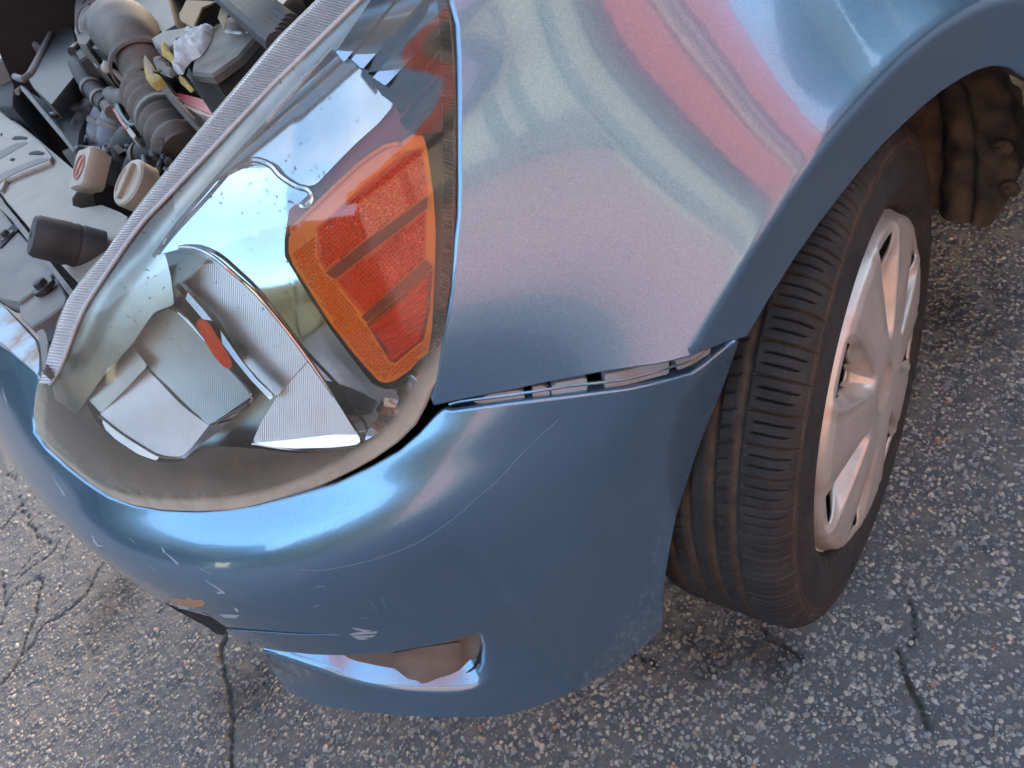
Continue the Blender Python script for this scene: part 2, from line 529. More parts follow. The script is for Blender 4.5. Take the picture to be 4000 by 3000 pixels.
def cap_mat():
    m = M_('silver_hubcap_paint')
    g = m.attr('groove').outputs['Fac']
    n = m.noise(22, 5)
    c = m.mix(m.ramp(n, [(0.3, 0.0), (0.8, 1.0)]), (0.55, 0.50, 0.45), (0.42, 0.365, 0.31))
    c = m.mix(m.math('MULTIPLY', g, m.ramp(m.noise(40, 4), [(0.3, 0.35), (0.7, 1.0)])), c, (0.22, 0.13, 0.07))
    m.base(c).set(Metallic=0.45, Roughness=0.36, Coat_Weight=0.25, Coat_Roughness=0.15)
    m.bump(m.noise(350, 3), 0.06, 0.0005)
    return m.m
CAPM = cap_mat()
RUST = dusty('rusty_brake_iron', (0.11, 0.055, 0.032), (0.20, 0.10, 0.06), 0.8, 0.8, 40)
LINER = dusty('muddy_wheel_arch_liner', (0.05, 0.037, 0.027), (0.21, 0.115, 0.058), 0.85, 0.9, 22, bump=0.7, fine=260)

def asphalt():
    m = M_('worn_asphalt')
    ck = m.attr('crack').outputs['Fac']
    st = m.attr('stain').outputs['Fac']
    big = m.noise(1.6, 5, 0.6); mid = m.noise(14, 5, 0.6); fine = m.noise(320, 3, 0.6)
    c = m.mix(m.ramp(big, [(0.3, 0.0), (0.7, 1.0)]), (0.095, 0.095, 0.097), (0.130, 0.128, 0.127))
    c = m.mix(m.math('MULTIPLY', m.ramp(mid, [(0.35, 0.0), (0.7, 1.0)]), 0.5), c, (0.072, 0.072, 0.074))
    vo = m.n('TexVoronoi'); vo.inputs['Scale'].default_value = 190; m.l(m.obj(), vo.inputs['Vector'])
    spk = m.ramp(vo.outputs['Distance'], [(0.22, 1.0), (0.34, 0.0)])
    sel = m.n('SeparateColor'); m.l(vo.outputs['Color'], sel.inputs[0])
    lightc = m.mix(sel.outputs[1], (0.16, 0.145, 0.125), (0.10, 0.10, 0.105))
    spk = m.math('MULTIPLY', spk, m.math('GREATER_THAN', sel.outputs[0], 0.45))
    c = m.mix(m.math('MULTIPLY', spk, 0.75), c, lightc)
    c = m.mix(m.math('MULTIPLY', fine, 0.3), c, (0.02, 0.02, 0.022))
    c = m.mix(m.math('MULTIPLY', st, 0.85, True), c, (0.020, 0.020, 0.022))
    c = m.mix(ck, c, (0.050, 0.043, 0.030))
    m.base(c).set(Roughness=0.82)
    m.bump(m.noise(200, 6, 0.75), 1.0, 0.004)
    return m.m
ASPH = asphalt()
def stone_mat():
    m = M_('asphalt_chippings')
    a = m.n('Vertex Color' if False else 'Attribute'); a.attribute_name = 'tint'
    n = m.noise(500, 3)
    m.base(m.mix(m.math('MULTIPLY', n, 0.5), a.outputs['Color'], (0.05, 0.045, 0.04))).set(Roughness=0.7)
    return m.m
STONE = stone_mat()

# ------------------------------------------------------------------ body surfaces (plan curves at a series of heights)
R0, R1 = -0.7, -0.3
UP = [
 (.14, [(R0,.845),(R1,.85),(.1,.85),(.2,.845),(.3,.825),(.38,.795),(.46,.755),(.54,.705),(.60,.655),(.65,.59),(.69,.52),(.72,.44),(.75,.3),(.77,.15),(.775,0)]),
 (.30, [(R0,.85),(R1,.856),(.1,.857),(.2,.853),(.3,.83),(.38,.795),(.46,.755),(.54,.705),(.60,.655),(.65,.59),(.69,.52),(.72,.44),(.75,.3),(.77,.15),(.775,0)]),
 (.44, [(R0,.853),(R1,.859),(.1,.861),(.2,.858),(.3,.833),(.38,.797),(.46,.752),(.54,.70),(.60,.65),(.645,.59),(.685,.52),(.715,.44),(.75,.3),(.77,.15),(.775,0)]),
 (.55, [(R0,.84),(R1,.842),(.1,.842),(.2,.838),(.3,.816),(.38,.788),(.455,.743),(.53,.69),(.585,.64),(.63,.585),(.67,.52),(.70,.44),(.74,.3),(.76,.15),(.765,0)]),
 (.62, [(R0,.830),(R1,.828),(.1,.826),(.2,.823),(.3,.803),(.38,.777),(.45,.733),(.52,.68),(.57,.635),(.61,.59),(.65,.53),(.68,.46),(.72,.33),(.745,.17),(.75,0)]),
 (.68, [(R0,.826),(R1,.824),(.1,.822),(.2,.818),(.3,.803),(.36,.785),(.42,.755),(.48,.705),(.53,.652),(.578,.595),(.628,.53),(.662,.46),(.70,.34),(.725,.17),(.73,0)]),
 (.735,[(R0,.826),(R1,.824),(.1,.822),(.2,.818),(.28,.806),(.345,.787),(.405,.755),(.46,.706),(.515,.646),(.565,.587),(.615,.53),(.65,.47),(.685,.36),(.705,.18),(.71,0)]),
 (.785,[(R0,.826),(R1,.824),(.08,.822),(.16,.817),(.24,.807),(.315,.787),(.375,.757),(.43,.712),(.48,.657),(.53,.60),(.575,.548),(.612,.48),(.65,.37),(.67,.18),(.675,0)]),
 (.83, [(R0,.823),(R1,.822),(.02,.820),(.11,.814),(.19,.806),(.265,.792),(.33,.768),(.39,.728),(.44,.677),(.485,.622),(.525,.566),(.565,.495),(.60,.37),(.62,.18),(.625,0)]),
 (.87, [(R0,.816),(R1,.817),(-.06,.816),(.04,.812),(.125,.805),(.205,.792),(.275,.770),(.335,.736),(.385,.694),(.43,.643),(.47,.587),(.505,.522),(.54,.42),(.565,.2),(.57,0)]),
 (.90, [(R0,.806),(R1,.809),(-.1,.809),(0,.806),(.09,.800),(.17,.790),(.24,.773),(.295,.748),(.345,.710),(.39,.660),(.425,.604),(.46,.526),(.49,.41),(.51,.2),(.515,0)]),
 (.93, [(R0,.793),(R1,.798),(-.16,.798),(-.06,.796),(.03,.791),(.11,.782),(.18,.769),(.24,.750),(.29,.721),(.335,.676),(.37,.617),(.40,.53),(.425,.40),(.445,.2),(.45,0)]),
 (.955,[(R0,.775),(R1,.78),(-.2,.782),(-.1,.780),(0,.774),(.075,.766),(.14,.754),(.195,.735),(.245,.706),(.285,.668),(.32,.615),(.345,.54),(.365,.42),(.38,.2),(.385,0)]),
 (.98, [(R0,.748),(R1,.756),(-.25,.758),(-.15,.757),(-.05,.751),(.03,.742),(.095,.729),(.15,.709),(.195,.680),(.23,.640),(.26,.59),(.28,.51),(.30,.39),(.31,.2),(.315,0)]),
 (1.0, [(R0,.712),(R1,.718),(-.3,.720),(-.2,.719),(-.1,.713),(-.02,.705),(.04,.692),(.095,.671),(.135,.645),(.165,.61),(.19,.56),(.21,.48),(.225,.37),(.235,.18),(.24,0)]),
]
BUMP = [
 (.12, [(R0,.80),(R1,.81),(.1,.81),(.2,.805),(.345,.768),(.455,.738),(.572,.69),(.66,.625),(.715,.525),(.75,.39),(.73,.25),(.745,.12),(.75,0)]),
 (.20, [(R0,.82),(R1,.828),(.1,.828),(.2,.822),(.345,.784),(.457,.752),(.588,.706),(.675,.635),(.73,.53),(.767,.395),(.79,.25),(.80,.12),(.805,0)]),
 (.28, [(R0,.835),(R1,.842),(.1,.842),(.2,.835),(.34,.799),(.45,.755),(.56,.694),(.635,.62),(.69,.52),(.728,.40),(.755,.26),(.77,.12),(.775,0)]),
 (.38, [(R0,.845),(R1,.852),(.1,.852),(.2,.844),(.32,.813),(.42,.775),(.52,.722),(.60,.66),(.66,.585),(.705,.50),(.75,.36),(.775,.18),(.785,0)]),
 (.46, [(R0,.85),(R1,.857),(.1,.857),(.2,.847),(.31,.818),(.40,.785),(.50,.735),(.58,.68),(.645,.612),(.695,.535),(.745,.41),(.78,.2),(.79,0)]),
 (.53, [(R0,.852),(R1,.859),(.1,.859),(.2,.849),(.30,.822),(.385,.790),(.475,.746),(.555,.695),(.625,.635),(.68,.565),(.735,.45),(.78,.22),(.795,0)]),
 (.575,[(R0,.852),(R1,.859),(.1,.859),(.2,.850),(.29,.826),(.37,.794),(.45,.752),(.528,.699),(.595,.638),(.653,.568),(.726,.45),(.775,.22),(.79,0)]),
 (.605,[(R0,.852),(R1,.858),(.1,.858),(.2,.850),(.285,.826),(.36,.792),(.43,.750),(.492,.695),(.548,.635),(.604,.570),(.70,.45),(.762,.22),(.78,0)]),
 (.63,[(R0,.850),(R1,.856),(.1,.856),(.2,.849),(.28,.825),(.345,.795),(.405,.759),(.463,.702),(.515,.642),(.57,.578),(.68,.45),(.75,.22),(.77,0)]),
 (.655,[(R0,.849),(R1,.855),(.1,.855),(.2,.848),(.277,.823),(.338,.794),(.39,.757),(.435,.695),(.47,.63),(.52,.57),(.65,.45),(.735,.22),(.757,0)]),
 (.69,[(R0,.847),(R1,.853),(.1,.854),(.2,.846),(.272,.820),(.33,.790),(.375,.752),(.41,.69),(.44,.625),(.485,.565),(.60,.455),(.705,.25),(.735,0)]),
 (.73, [(R0,.840),(R1,.845),(.1,.845),(.2,.838),(.265,.812),(.315,.782),(.355,.745),(.385,.685),(.41,.625),(.45,.565),(.555,.46),(.66,.28),(.69,0)]),
 (.77, [(R0,.82),(R1,.825),(.1,.825),(.2,.815),(.26,.79),(.305,.76),(.34,.72),(.365,.665),(.385,.61),(.42,.56),(.51,.46),(.61,.30),(.64,0)]),
]
body_up = Body(UP, True)
body_bm = Body(BUMP, False)

# ------------------------------------------------------------------ outlines read off the photograph
LENS_OUT = [(1741,-330),(1753,-100),(1741,0),(1753,59),(1764,181),(1769,300),(1771,452),(1770,746),(1771,840),(1764,1021),(1746,1179),(1719,1338),(1696,1491),(1674,1520),
            (1651,1581),(1610,1658),(1542,1726),(1452,1789),(1362,1839),(1253,1893),(1136,1938),(1000,1974),(904,1988),(769,1995),(633,1990),(520,1972),(429,1939),(344,1884),
            (271,1825),(190,1753),(150,1700),(134,1627),(138,1560),(151,1500),(163,1455),(199,1351),(226,1261),(262,1179),(316,1103),(371,1039),(407,1003),(475,899),
            (588,750),(790,504),(1000,255),(1090,149),(1244,0),(1430,-180),(1600,-330)]
LENS_IN = [(1640,-260),(1580,-180),(1393,9),(1104,294),(1000,398),(850,558),(669,750),(542,886),(452,1021),(362,1148),(316,1229),(271,1333),(240,1428),(190,1520),(170,1600)]
FENDER_EDGE = [(1790,-420),(1775,-200),(1772,0),(1798,90),(1804,226),(1806,450),(1807,746),(1804,850),(1793,931),(1775,1157),(1743,1338),(1712,1500),(1693,1575)]
FENDER_BOT = [(1768,1563),(1904,1536),(2000,1518),(2122,1491),(2362,1446),(2560,1419),(2633,1403),(2723,1378),(2836,1333),(2918,1311)]
ARCH = [(3000,1170),(3100,1012),(3200,868),(3294,746),(3370,650),(3452,556),(3542,470),(3610,408),(3678,353),(3750,306),(3814,271),(3860,256),(3895,251),(3949,258),(4000,294)]
BUMP_TOP = [(0,1345),(90,1417),(148,1467),(140,1520),(126,1580),(122,1627),(128,1694),(180,1762),(262,1835),(338,1894),(425,1950),(518,1983),(633,2002),(769,2007),(904,1999),(1000,1984),
            (1158,1944),(1316,1899),(1452,1835),(1565,1771),(1642,1703),(1701,1636),(1736,1606),(1762,1613),(2000,1584),(2226,1559),(2452,1529),(2537,1513),(2633,1491),(2702,1471),(2757,1434),(2800,1397),(2850,1356),(2884,1336)]
BUMP_ARCH = [(2862,1400),(2827,1500),(2769,1640),(2725,1750),(2687,1866),(2642,2006),(2620,2110),(2604,2200),(2592,2270),(2588,2360),(2585,2458)]
BUMP_LOW = [(2520,2520),(2407,2612),(2271,2684),(2136,2743),(2000,2786),(1904,2797),(1723,2799),(1542,2790),(1362,2770),(1226,2747),(1127,2702),(1059,2612),(1034,2552)]
POCKET_BOT = [(1120,2588),(1250,2632),(1400,2680),(1550,2706),(1700,2716),(1800,2712),(1870,2694),(1915,2655),(1932,2600),(1930,2530),(1905,2478)]
POCKET_TOP = [(1877,2467),(1723,2512),(1565,2540),(1475,2551),(1344,2559),(1226,2556),(1100,2544),(1022,2530)]
SLIT = [(1000,2514),(890,2478),(884,2459),(1000,2468),(1180,2480),(1352,2481),(1180,2472),(1000,2459),(880,2448),(846,2424),(800,2394),(735,2386),(690,2366),(640,2338)]

# ------------------------------------------------------------------ the car
car = tag(empty('car', (0, 0, 0)), 'blue car with its bonnet open, a cloudy headlight and a scuffed front bumper', 'car')

def dense_px(pts, step=14):
    return resample(np.array(pts, float), step=step)

# front bumper cover
top = dense_px(BUMP_TOP); arch = dense_px(BUMP_ARCH); low = dense_px(BUMP_LOW); pb = smooth_curve(np.array(POCKET_BOT), 60); pt = dense_px(POCKET_TOP); sl_ = dense_px(SLIT, 9)
loop, rims = [], []
def addloop(uvs, r):
    for q in uvs: loop.append(q); rims.append(r)
U_ = lambda pts: body_bm.uvs(pts)
uv_front_top = np.array([body_bm.uv_near((.70, 0.0, .745)), body_bm.uv_near((.69, .2, .745))])
addloop(resample(uv_front_top, n=8), .006)
addloop(U_(top[:34]), .006)
addloop(U_(top[34:]), .0030)
addloop(U_(arch), .003)
addloop(U_(low), .006)
n_pb0 = len(loop); addloop(U_(pb), .014); n_pb1 = len(loop)
addloop(U_(pt), .003)
addloop(U_(sl_), .0004)
uv_end = loop[-1]
fl = [uv_end, body_bm.uv_near((.745, .36, .40)), body_bm.uv_near((.77, .15, .40)), body_bm.uv_near((.785, 0.0, .40))]
addloop(resample(np.array(fl), n=16)[1:], .003)
loop = np.array(loop); rims = np.array(rims)
bumper, binfo = patch('front_bumper', body_bm, loop, 0.008, PAINT, car, rims=rims, ret=0.014, rows=crease_rows(body_bm))

# fender
fe = dense_px(FENDER_EDGE); fb = dense_px(FENDER_BOT); fa = dense_px(ARCH, 20)
loop, rims = [], []
U2 = lambda pts: body_up.uvs(pts)
addloop(U2(fe), .0042)
addloop(U2(fb[1:]), .0015)
addloop(U2(fa), .002)
th = np.arange(1.75, 3.3, 0.05)
q0 = body_up.eval(*[np.array([z]) for z in loop[-1]])[0]
t0 = math.atan2(q0[2] - AX_Z, q0[0])
loop += [body_up.uv_near((ARCH_R * math.cos(t), 0.84, AX_Z + ARCH_R * math.sin(t)), (1, .05, 1)) for t in th if t > t0 + 0.03]
rims += [.002] * (len(loop) - len(rims))
rear = [body_up.uv_near((-.36, .85, .20)), body_up.uv_near((-.66, .85, .2)), body_up.uv_near((-.66, .85, .5)), body_up.uv_near((-.66, .62, .925))]
addloop(resample(np.array([loop[-1]] + rear), n=70)[1:], .002)
addloop(resample(np.array([loop[-1], loop[0]]), n=60)[1:-1], .003)
fender, finfo = patch('fender', body_up, np.array(loop), 0.010, PAINT, car, rims=np.array(rims), ret=0.012, rows=crease_rows(body_up))

# ------------------------------------------------------------------ wheel
STEER = 0.2911
w_ax = np.array([-math.sin(STEER), math.cos(STEER), 0.0]); w_fw = np.array([math.cos(STEER), math.sin(STEER), 0.0]); w_up = np.array([0, 0, 1.0])
w_c = np.array([0, 0.74, 0.304])
def wheel_pt(r, t, o):
    r, t, o = np.broadcast_arrays(np.asarray(r, float), np.asarray(t, float), np.asarray(o, float))
    return w_c + o[..., None] * w_ax + (r * np.cos(t))[..., None] * w_fw + (r * np.sin(t))[..., None] * w_up
wheel = empty('front_wheel', tuple(w_c), car)

def sstep(x, a, b):
    t = np.clip((x - a) / (b - a), 0, 1); return t * t * (3 - 2 * t)
# profile: inner sidewall -> tread -> outer sidewall -> bead
prof = [(-.075,.212),(-.090,.235),(-.093,.255),(-.086,.276),(-.080,.286),(-.072,.2945)]
o_t = np.concatenate([np.linspace(-.064, .064, 66)])
prof += [(o, .303 - 2.2 * max(0, abs(o) - .03) ** 2 - .6 * max(0, abs(o) - .05) ** 1.5) for o in o_t]
prof += [(.068,.2972),(.072,.2945),(.076,.2905),(.079,.2865),(.0812,.2828),(.0826,.2795),(.0834,.2768),(.0840,.2755),(.0835,.2735),(.0832,.2712),(.0840,.2695),(.0838,.268),(.0858,.263),(.0885,.254),(.0898,.246),(.0893,.238),(.0872,.230),(.0845,.224),(.0800,.2185),(.0788,.2150),(.0765,.2110),(.070,.2065),(.055,.202)]
prof = np.array(prof)
NT = 2600
tt = np.linspace(0, 2 * math.pi, NT, endpoint=False)
O, T_ = np.meshgrid(prof[:, 0], tt)
Rr = np.broadcast_to(prof[:, 1], O.shape).copy()
tread = (Rr > .281)
depth = np.zeros_like(O); gro = np.zeros_like(O)
for oc, hw in ((.0345, .0032), (.0110, .0036), (-.0130, .0036), (-.0360, .0034)):
    k = 1 - sstep(np.abs(O - oc), hw * .75, hw * 1.35); depth = np.maximum(depth, .0058 * k); gro = np.maximum(gro, .8 * k)
NP = 60
ph = T_ / (2 * math.pi) * NP
jit = 0.10 * np.sin(np.floor(ph) * 12.9898)
def sipe(pos, half, sel, dep, lim, dust=0.0, slant=0.0, bend=0.0):
    global depth, gro
    f = (ph + slant * (O - .058) * 10 + bend * (O - .05) ** 2 * 300 - pos) % 1.0
    d = np.minimum(f, 1 - f) * (2 * math.pi / NP) * .303
    k = (1 - sstep(d, half * .6, half * 1.4)) * sel
    depth = np.maximum(depth, dep * k * lim); gro = np.maximum(gro, dust * k)
lim = np.ones_like(O)
sh = sstep(O, .044, .046) * (1 - sstep(O, .0795, .083))
sipe(0.0, .0011, sstep(O, .040, .042) * (1 - sstep(O, .081, .0845)), .0070, lim, 1.0, .10, .25)
sipe(.34, .0009, sh * (1 - sstep(O, .072, .075)), .0075, lim, .05, .10, .25)
sipe(.67, .0009, sh * (1 - sstep(O, .076, .079)), .0075, lim, .05, .10, .25)
mid = sstep(O, .0155, .0165) * (1 - sstep(O, .0300, .0312))
sipe(.25, .0012, mid, .0035, lim, .35, -1.0)
sipe(.75, .0012, mid * (1 - sstep(O, .024, .026)), .003, lim, .1, -1.0)
mid2 = sstep(O, -.0320, -.0312) * (1 - sstep(O, -.0180, -.0170))
sipe(.10, .0009, mid2, .0035, lim, .3, -.9); sipe(.60, .0009, mid2, .0035, lim, .2, -.9)
shi = sstep(-O, .042, .044) * (1 - sstep(-O, .078, .082))
sipe(.2, .0011, shi, .004, lim, .8, .2); sipe(.6, .0009, shi, .0035, lim, .2, .2)
# shallow scuffed edge blocks just inside the ridge, dusty ridge lines
ridge = np.exp(-((Rr - .2768) / .0016) ** 2) * (O > .08) + np.exp(-((Rr - .2702) / .0012) ** 2) * (O > .08)
gro = np.maximum(gro, .75 * ridge)
gro = np.maximum(gro, .15 * sstep(O, .066, .080) * (Rr > .276))
wob = .5 + .5 * np.sin(T_ * 9 + 1.3 * np.sin(T_ * 23))
gro = np.maximum(gro, .14 * (Rr < .268) * (Rr > .20) * (O > 0) * wob)
Rr2 = Rr - depth * (Rr > .276)
PT = wheel_pt(Rr2, T_, O)
# slight contact flattening
PT[..., 2] = np.maximum(PT[..., 2], 0.0012)
n_, m_ = O.shape
i = np.arange(n_)[:, None] * m_ + np.arange(m_ - 1)[None]
j = ((np.arange(n_) + 1) % n_)[:, None] * m_ + np.arange(m_ - 1)[None]
Ft = np.stack([i, i + 1, j + 1, j], -1).reshape(-1, 4)
tyre = mesh('tyre', PT.reshape(-1, 3), Ft, TYRE, wheel, attrs={'groove': gro.ravel()})
tyre['label'] = 'worn black tyre with brown dust in its grooves'

# hubcap: seven broad spokes, seven recessed windows
NSP, NA = 7, 56
rad = np.concatenate([[.0], np.linspace(.012, .030, 6), np.linspace(.033, .060, 10), np.linspace(.063, .198, 62), [.2005, .2030, .2045, .2045]])
sec = 2 * math.pi / NSP
HA = NA // 2
kk = np.arange(-HA, HA)
WIN = 14           # index of the window border, RIM_ of the recess border
REC = 20
def half_w(r):     # half angle of the window
    return np.interp(r, [.05, .085, .10, .13, .16, .185, .198], [.03, .05, .095, .13, .150, .150, .12])
def half_r(r):     # half angle of the recess
    return half_w(r) + np.interp(r, [.05, .085, .12, .17, .198, .205], [.06, .10, .085, .065, .055, .05])
V, G = [], []
ang = np.zeros((len(rad), NSP * NA)); hgt = np.zeros_like(ang); grv = np.zeros_like(ang)
for ri, r in enumerate(rad):
    hw, hr = half_w(r), half_r(r)
    ks = np.array([0, WIN, REC, HA]); an = np.array([0, hw, hr, sec / 2])
    off = np.interp(np.abs(kk), ks, an) * np.sign(kk)
    for s_ in range(NSP):
        ang[ri, s_ * NA:(s_ + 1) * NA] = s_ * sec + off + 0.02
    a_abs = np.abs(kk)
    dome = .0855 + .010 * (1 - (r / .2) ** 2) - .006 * math.exp(-(r / .035) ** 2) + .004 * sstep(r, .026, .030)
    edge = -.016 * sstep(r, .196, .2045) - .0035 * sstep(r, .186, .199)
    rec = sstep(r, .066, .095) * (1 - .80 * sstep(r, .125, .186)) * (1 - sstep(r, .190, .1985))
    dep = rec * (.019 * (1 - np.clip((a_abs - WIN) / (REC - WIN), 0, 1) ** 1.6)) + rec * .006 * (a_abs <= WIN)
    spoke = .0022 * sstep(np.abs(HA - a_abs).astype(float), 0, 6) * 0
    h = dome + edge - dep + spoke
    crease = np.exp(-((a_abs - (REC + 1.5)) / .8) ** 2) * sstep(r, .08, .1)
    h = h - .0012 * crease
    hgt[ri] = np.tile(h, NSP)
    grv[ri] = np.tile(np.clip(.45 * rec * (a_abs < REC) + .5 * crease, 0, 1), NSP) + .7 * math.exp(-((r - .0285) / .002) ** 2)
PH = wheel_pt(np.broadcast_to(rad[:, None], ang.shape), ang, hgt)
nr, na = ang.shape
Fh = []
for ri in range(nr - 1):
    rm = (rad[ri] + rad[ri + 1]) / 2
    for c in range(na):
        k0 = abs(((c % NA) - HA) + .5)
        c2 = (c + 1) % na
        if .098 < rm < .187 and k0 < WIN - 6 * max(0, (0.115 - rm) / .017) ** 2: continue
        Fh.append((ri * na + c, ri * na + c2, (ri + 1) * na + c2, (ri + 1) * na + c))
# turned-in walls give the cover its thickness
Vh = PH.reshape(-1, 3)
hub = mesh('hubcap', Vh, Fh, CAPM, wheel, attrs={'groove': np.clip(grv.ravel(), 0, 1)})
so = hub.modifiers.new('thickness', 'SOLIDIFY'); so.thickness = 0.0035; so.offset = -1 if True else 1

# ------------------------------------------------------------------ headlight
def lens_mat():
    m = M_('cloudy_lens_plastic')
    ed = m.attr('edge').outputs['Fac']; lo = m.attr('low').outputs['Fac']
    tr = m.n('BsdfTransparent'); tr.inputs[0].default_value = (0.93, 0.945, 0.93, 1)
    gl = m.n('BsdfGlossy'); gl.inputs['Roughness'].default_value = 0.05
    gl.inputs[0].default_value = (1, 1, 1, 1)
    fr = m.n('Fresnel'); fr.inputs[0].default_value = 1.55
    s1 = m.n('MixShader'); m.l(fr.outputs[0], s1.inputs[0]); m.l(tr.outputs[0], s1.inputs[1]); m.l(gl.outputs[0], s1.inputs[2])
    df = m.n('BsdfDiffuse'); tl = m.n('BsdfTranslucent')
    hz = m.mix(m.noise(40, 4), (0.50, 0.46, 0.37), (0.64, 0.60, 0.50))
    sp = m.ramp(m.noise(230, 2, 0.5), [(0.685, 0.0), (0.725, 1.0)])
    up = m.attr('spots').outputs['Fac']
    spf = m.math('MULTIPLY', sp, up)
    hz = m.mix(spf, hz, (0.10, 0.09, 0.06))
    m.l(hz, df.inputs[0]); m.l(hz, tl.inputs[0])
    hs = m.n('MixShader'); hs.inputs[0].default_value = 0.35; m.l(df.outputs[0], hs.inputs[1]); m.l(tl.outputs[0], hs.inputs[2])
    band = m.math('MULTIPLY', m.ramp(ed, [(0.0, 0.78), (0.012, 0.66), (0.019, 0.20), (0.05, 0.06)]), m.math('ADD', m.attr('rimz').outputs['Fac'], .06))
    f = m.math('MULTIPLY', band, m.math('ADD', 0.55, m.math('MULTIPLY', m.noise(25, 5), 0.9)))
    f = m.math('ADD', f, m.math('MULTIPLY', lo, m.math('MULTIPLY', m.ramp(m.noise(38, 6, 0.7), [(0.35, 0.0), (0.7, 1.0)]), 0.22)), True)
    f = m.math('ADD', f, m.math('ADD', m.math('ADD', .03, m.math('MULTIPLY', m.attr('milk').outputs['Fac'], .17)), m.math('MULTIPLY', m.ramp(m.noise(13, 6, .65), [(.35, 0.0), (.8, 1.0)]), .07)), True)
    f = m.math('MAXIMUM', f, m.math('MULTIPLY', spf, 0.75))
    sc_ = m.n('TexWave'); sc_.inputs['Scale'].default_value = 3
    s2 = m.n('MixShader'); m.l(f, s2.inputs[0]); m.l(s1.outputs[0], s2.inputs[1]); m.l(hs.outputs[0], s2.inputs[2])
    m.l(s2.outputs[0], m.out.inputs[0])
    return m.m
LENS = lens_mat()
def chrome(name, rough=0.06, col=(0.80, 0.81, 0.82), flute=0, axis=(1, 0, 0), dirt=0.25, fs=0.5):
    m = M_(name)
    n = m.noise(35, 5, 0.6)
    m.base(m.mix(m.math('MULTIPLY', m.ramp(n, [(0.45, 0.0), (0.8, 1.0)]), dirt), col, (0.30, 0.28, 0.24))).set(Metallic=1.0, Roughness=rough)
    if flute:
        dt = m.n('VectorMath'); dt.operation = 'DOT_PRODUCT'; m.l(m.obj(), dt.inputs[0]); dt.inputs[1].default_value = axis
        sn = m.math('SINE', m.math('MULTIPLY', dt.outputs['Value'], flute))
        m.bump(sn, fs, 0.0006)
    else:
        m.bump(m.noise(120, 3), 0.03, 0.001)
    return m.m
CHROME = chrome('bright_chrome', 0.09, (.50, .53, .56))
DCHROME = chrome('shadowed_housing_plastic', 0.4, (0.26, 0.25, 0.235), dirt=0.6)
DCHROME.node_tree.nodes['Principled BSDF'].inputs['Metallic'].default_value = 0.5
FLUTE = chrome('fluted_chrome', 0.36, (0.66, 0.68, 0.70), flute=4300, axis=(0.75, -0.2, 0.6), fs=0.2)
def clear_rib():
    m = M_('clear_ribbed_edge_plastic')
    tr = m.n('BsdfTransparent'); tr.inputs[0].default_value = (0.75, 0.77, 0.80, 1)
    pb = m.b; m.base(m.mix(m.noise(60, 3), (0.62, 0.64, 0.66), (0.45, 0.45, 0.46))).set(Roughness=0.12)
    mx = m.n('MixShader'); mx.inputs[0].default_value = 0.75
    m.l(tr.outputs[0], mx.inputs[1]); m.l(pb.outputs[0], mx.inputs[2]); m.l(mx.outputs[0], m.out.inputs[0])
    return m.m
RIB = clear_rib()
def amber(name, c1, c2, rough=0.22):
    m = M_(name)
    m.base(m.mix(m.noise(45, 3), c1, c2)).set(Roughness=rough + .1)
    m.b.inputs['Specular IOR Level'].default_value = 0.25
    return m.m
AMB1 = amber('amber_plastic', (0.92, 0.25, 0.0), (0.82, 0.16, 0.0))
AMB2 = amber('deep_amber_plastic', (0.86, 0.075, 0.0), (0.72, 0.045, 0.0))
AMB3 = amber('dark_amber_plastic', (0.30, 0.026, 0.003), (0.20, 0.014, 0.002))
GASK = dusty('black_serrated_gasket', (0.012, 0.012, 0.012), (0.09, 0.075, 0.055), 0.5, 0.55, 60)

headlight = empty('headlight', tuple(body_up.hit(900, 1000)), car)

def low_attr(V):
    px = to_px(V)
    d = np.interp(px[:, 0], [0, 300, 520, 800, 1000, 1250, 1450, 1600, 1800], [1450, 1700, 1800, 1850, 1850, 1800, 1680, 1560, 1300])
    lo = sstep(px[:, 1] - d, -40, 110)
    sp = sstep(1500 - px[:, 1], 0, 300) * sstep(1500 - px[:, 0], 0, 300)
    rz = np.maximum(sstep(px[:, 1] - d, -150, 60), .55 * sstep(1350 - px[:, 0] - .95 * (px[:, 1] - 0), -150, 150))
    return {'low': lo, 'spots': sp, 'rimz': rz, 'milk': np.exp(-((px[:, 0] - 430) ** 2 + (px[:, 1] - 1330) ** 2) / 380 ** 2)}
lo_ = dense_px(LENS_OUT, 16)
lens, linfo = patch('lens', body_up, body_up.uvs(np.array(lo_)), 0.009, LENS, headlight, off=-0.0005, rim=.0035, ret=0.006, extra=low_attr)

# the housing: a deep bucket behind the lens
big = np.array(lo_); cen = np.array([1000., 1000.])
uvb = body_up.uvs(cen + (big - cen) * 1.012)
Xb = body_up.eval(uvb[:, 0], uvb[:, 1]); Nb = body_up.normal(uvb[:, 0], uvb[:, 1])
Xc = Xb.mean(0)
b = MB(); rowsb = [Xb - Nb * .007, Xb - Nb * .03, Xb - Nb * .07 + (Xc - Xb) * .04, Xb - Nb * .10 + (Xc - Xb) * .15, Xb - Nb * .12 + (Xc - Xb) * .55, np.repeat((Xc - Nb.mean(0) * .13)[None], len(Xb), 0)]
b.grid(np.array(rowsb), closed_v=True); b.build('headlight_housing', DCHROME, headlight)

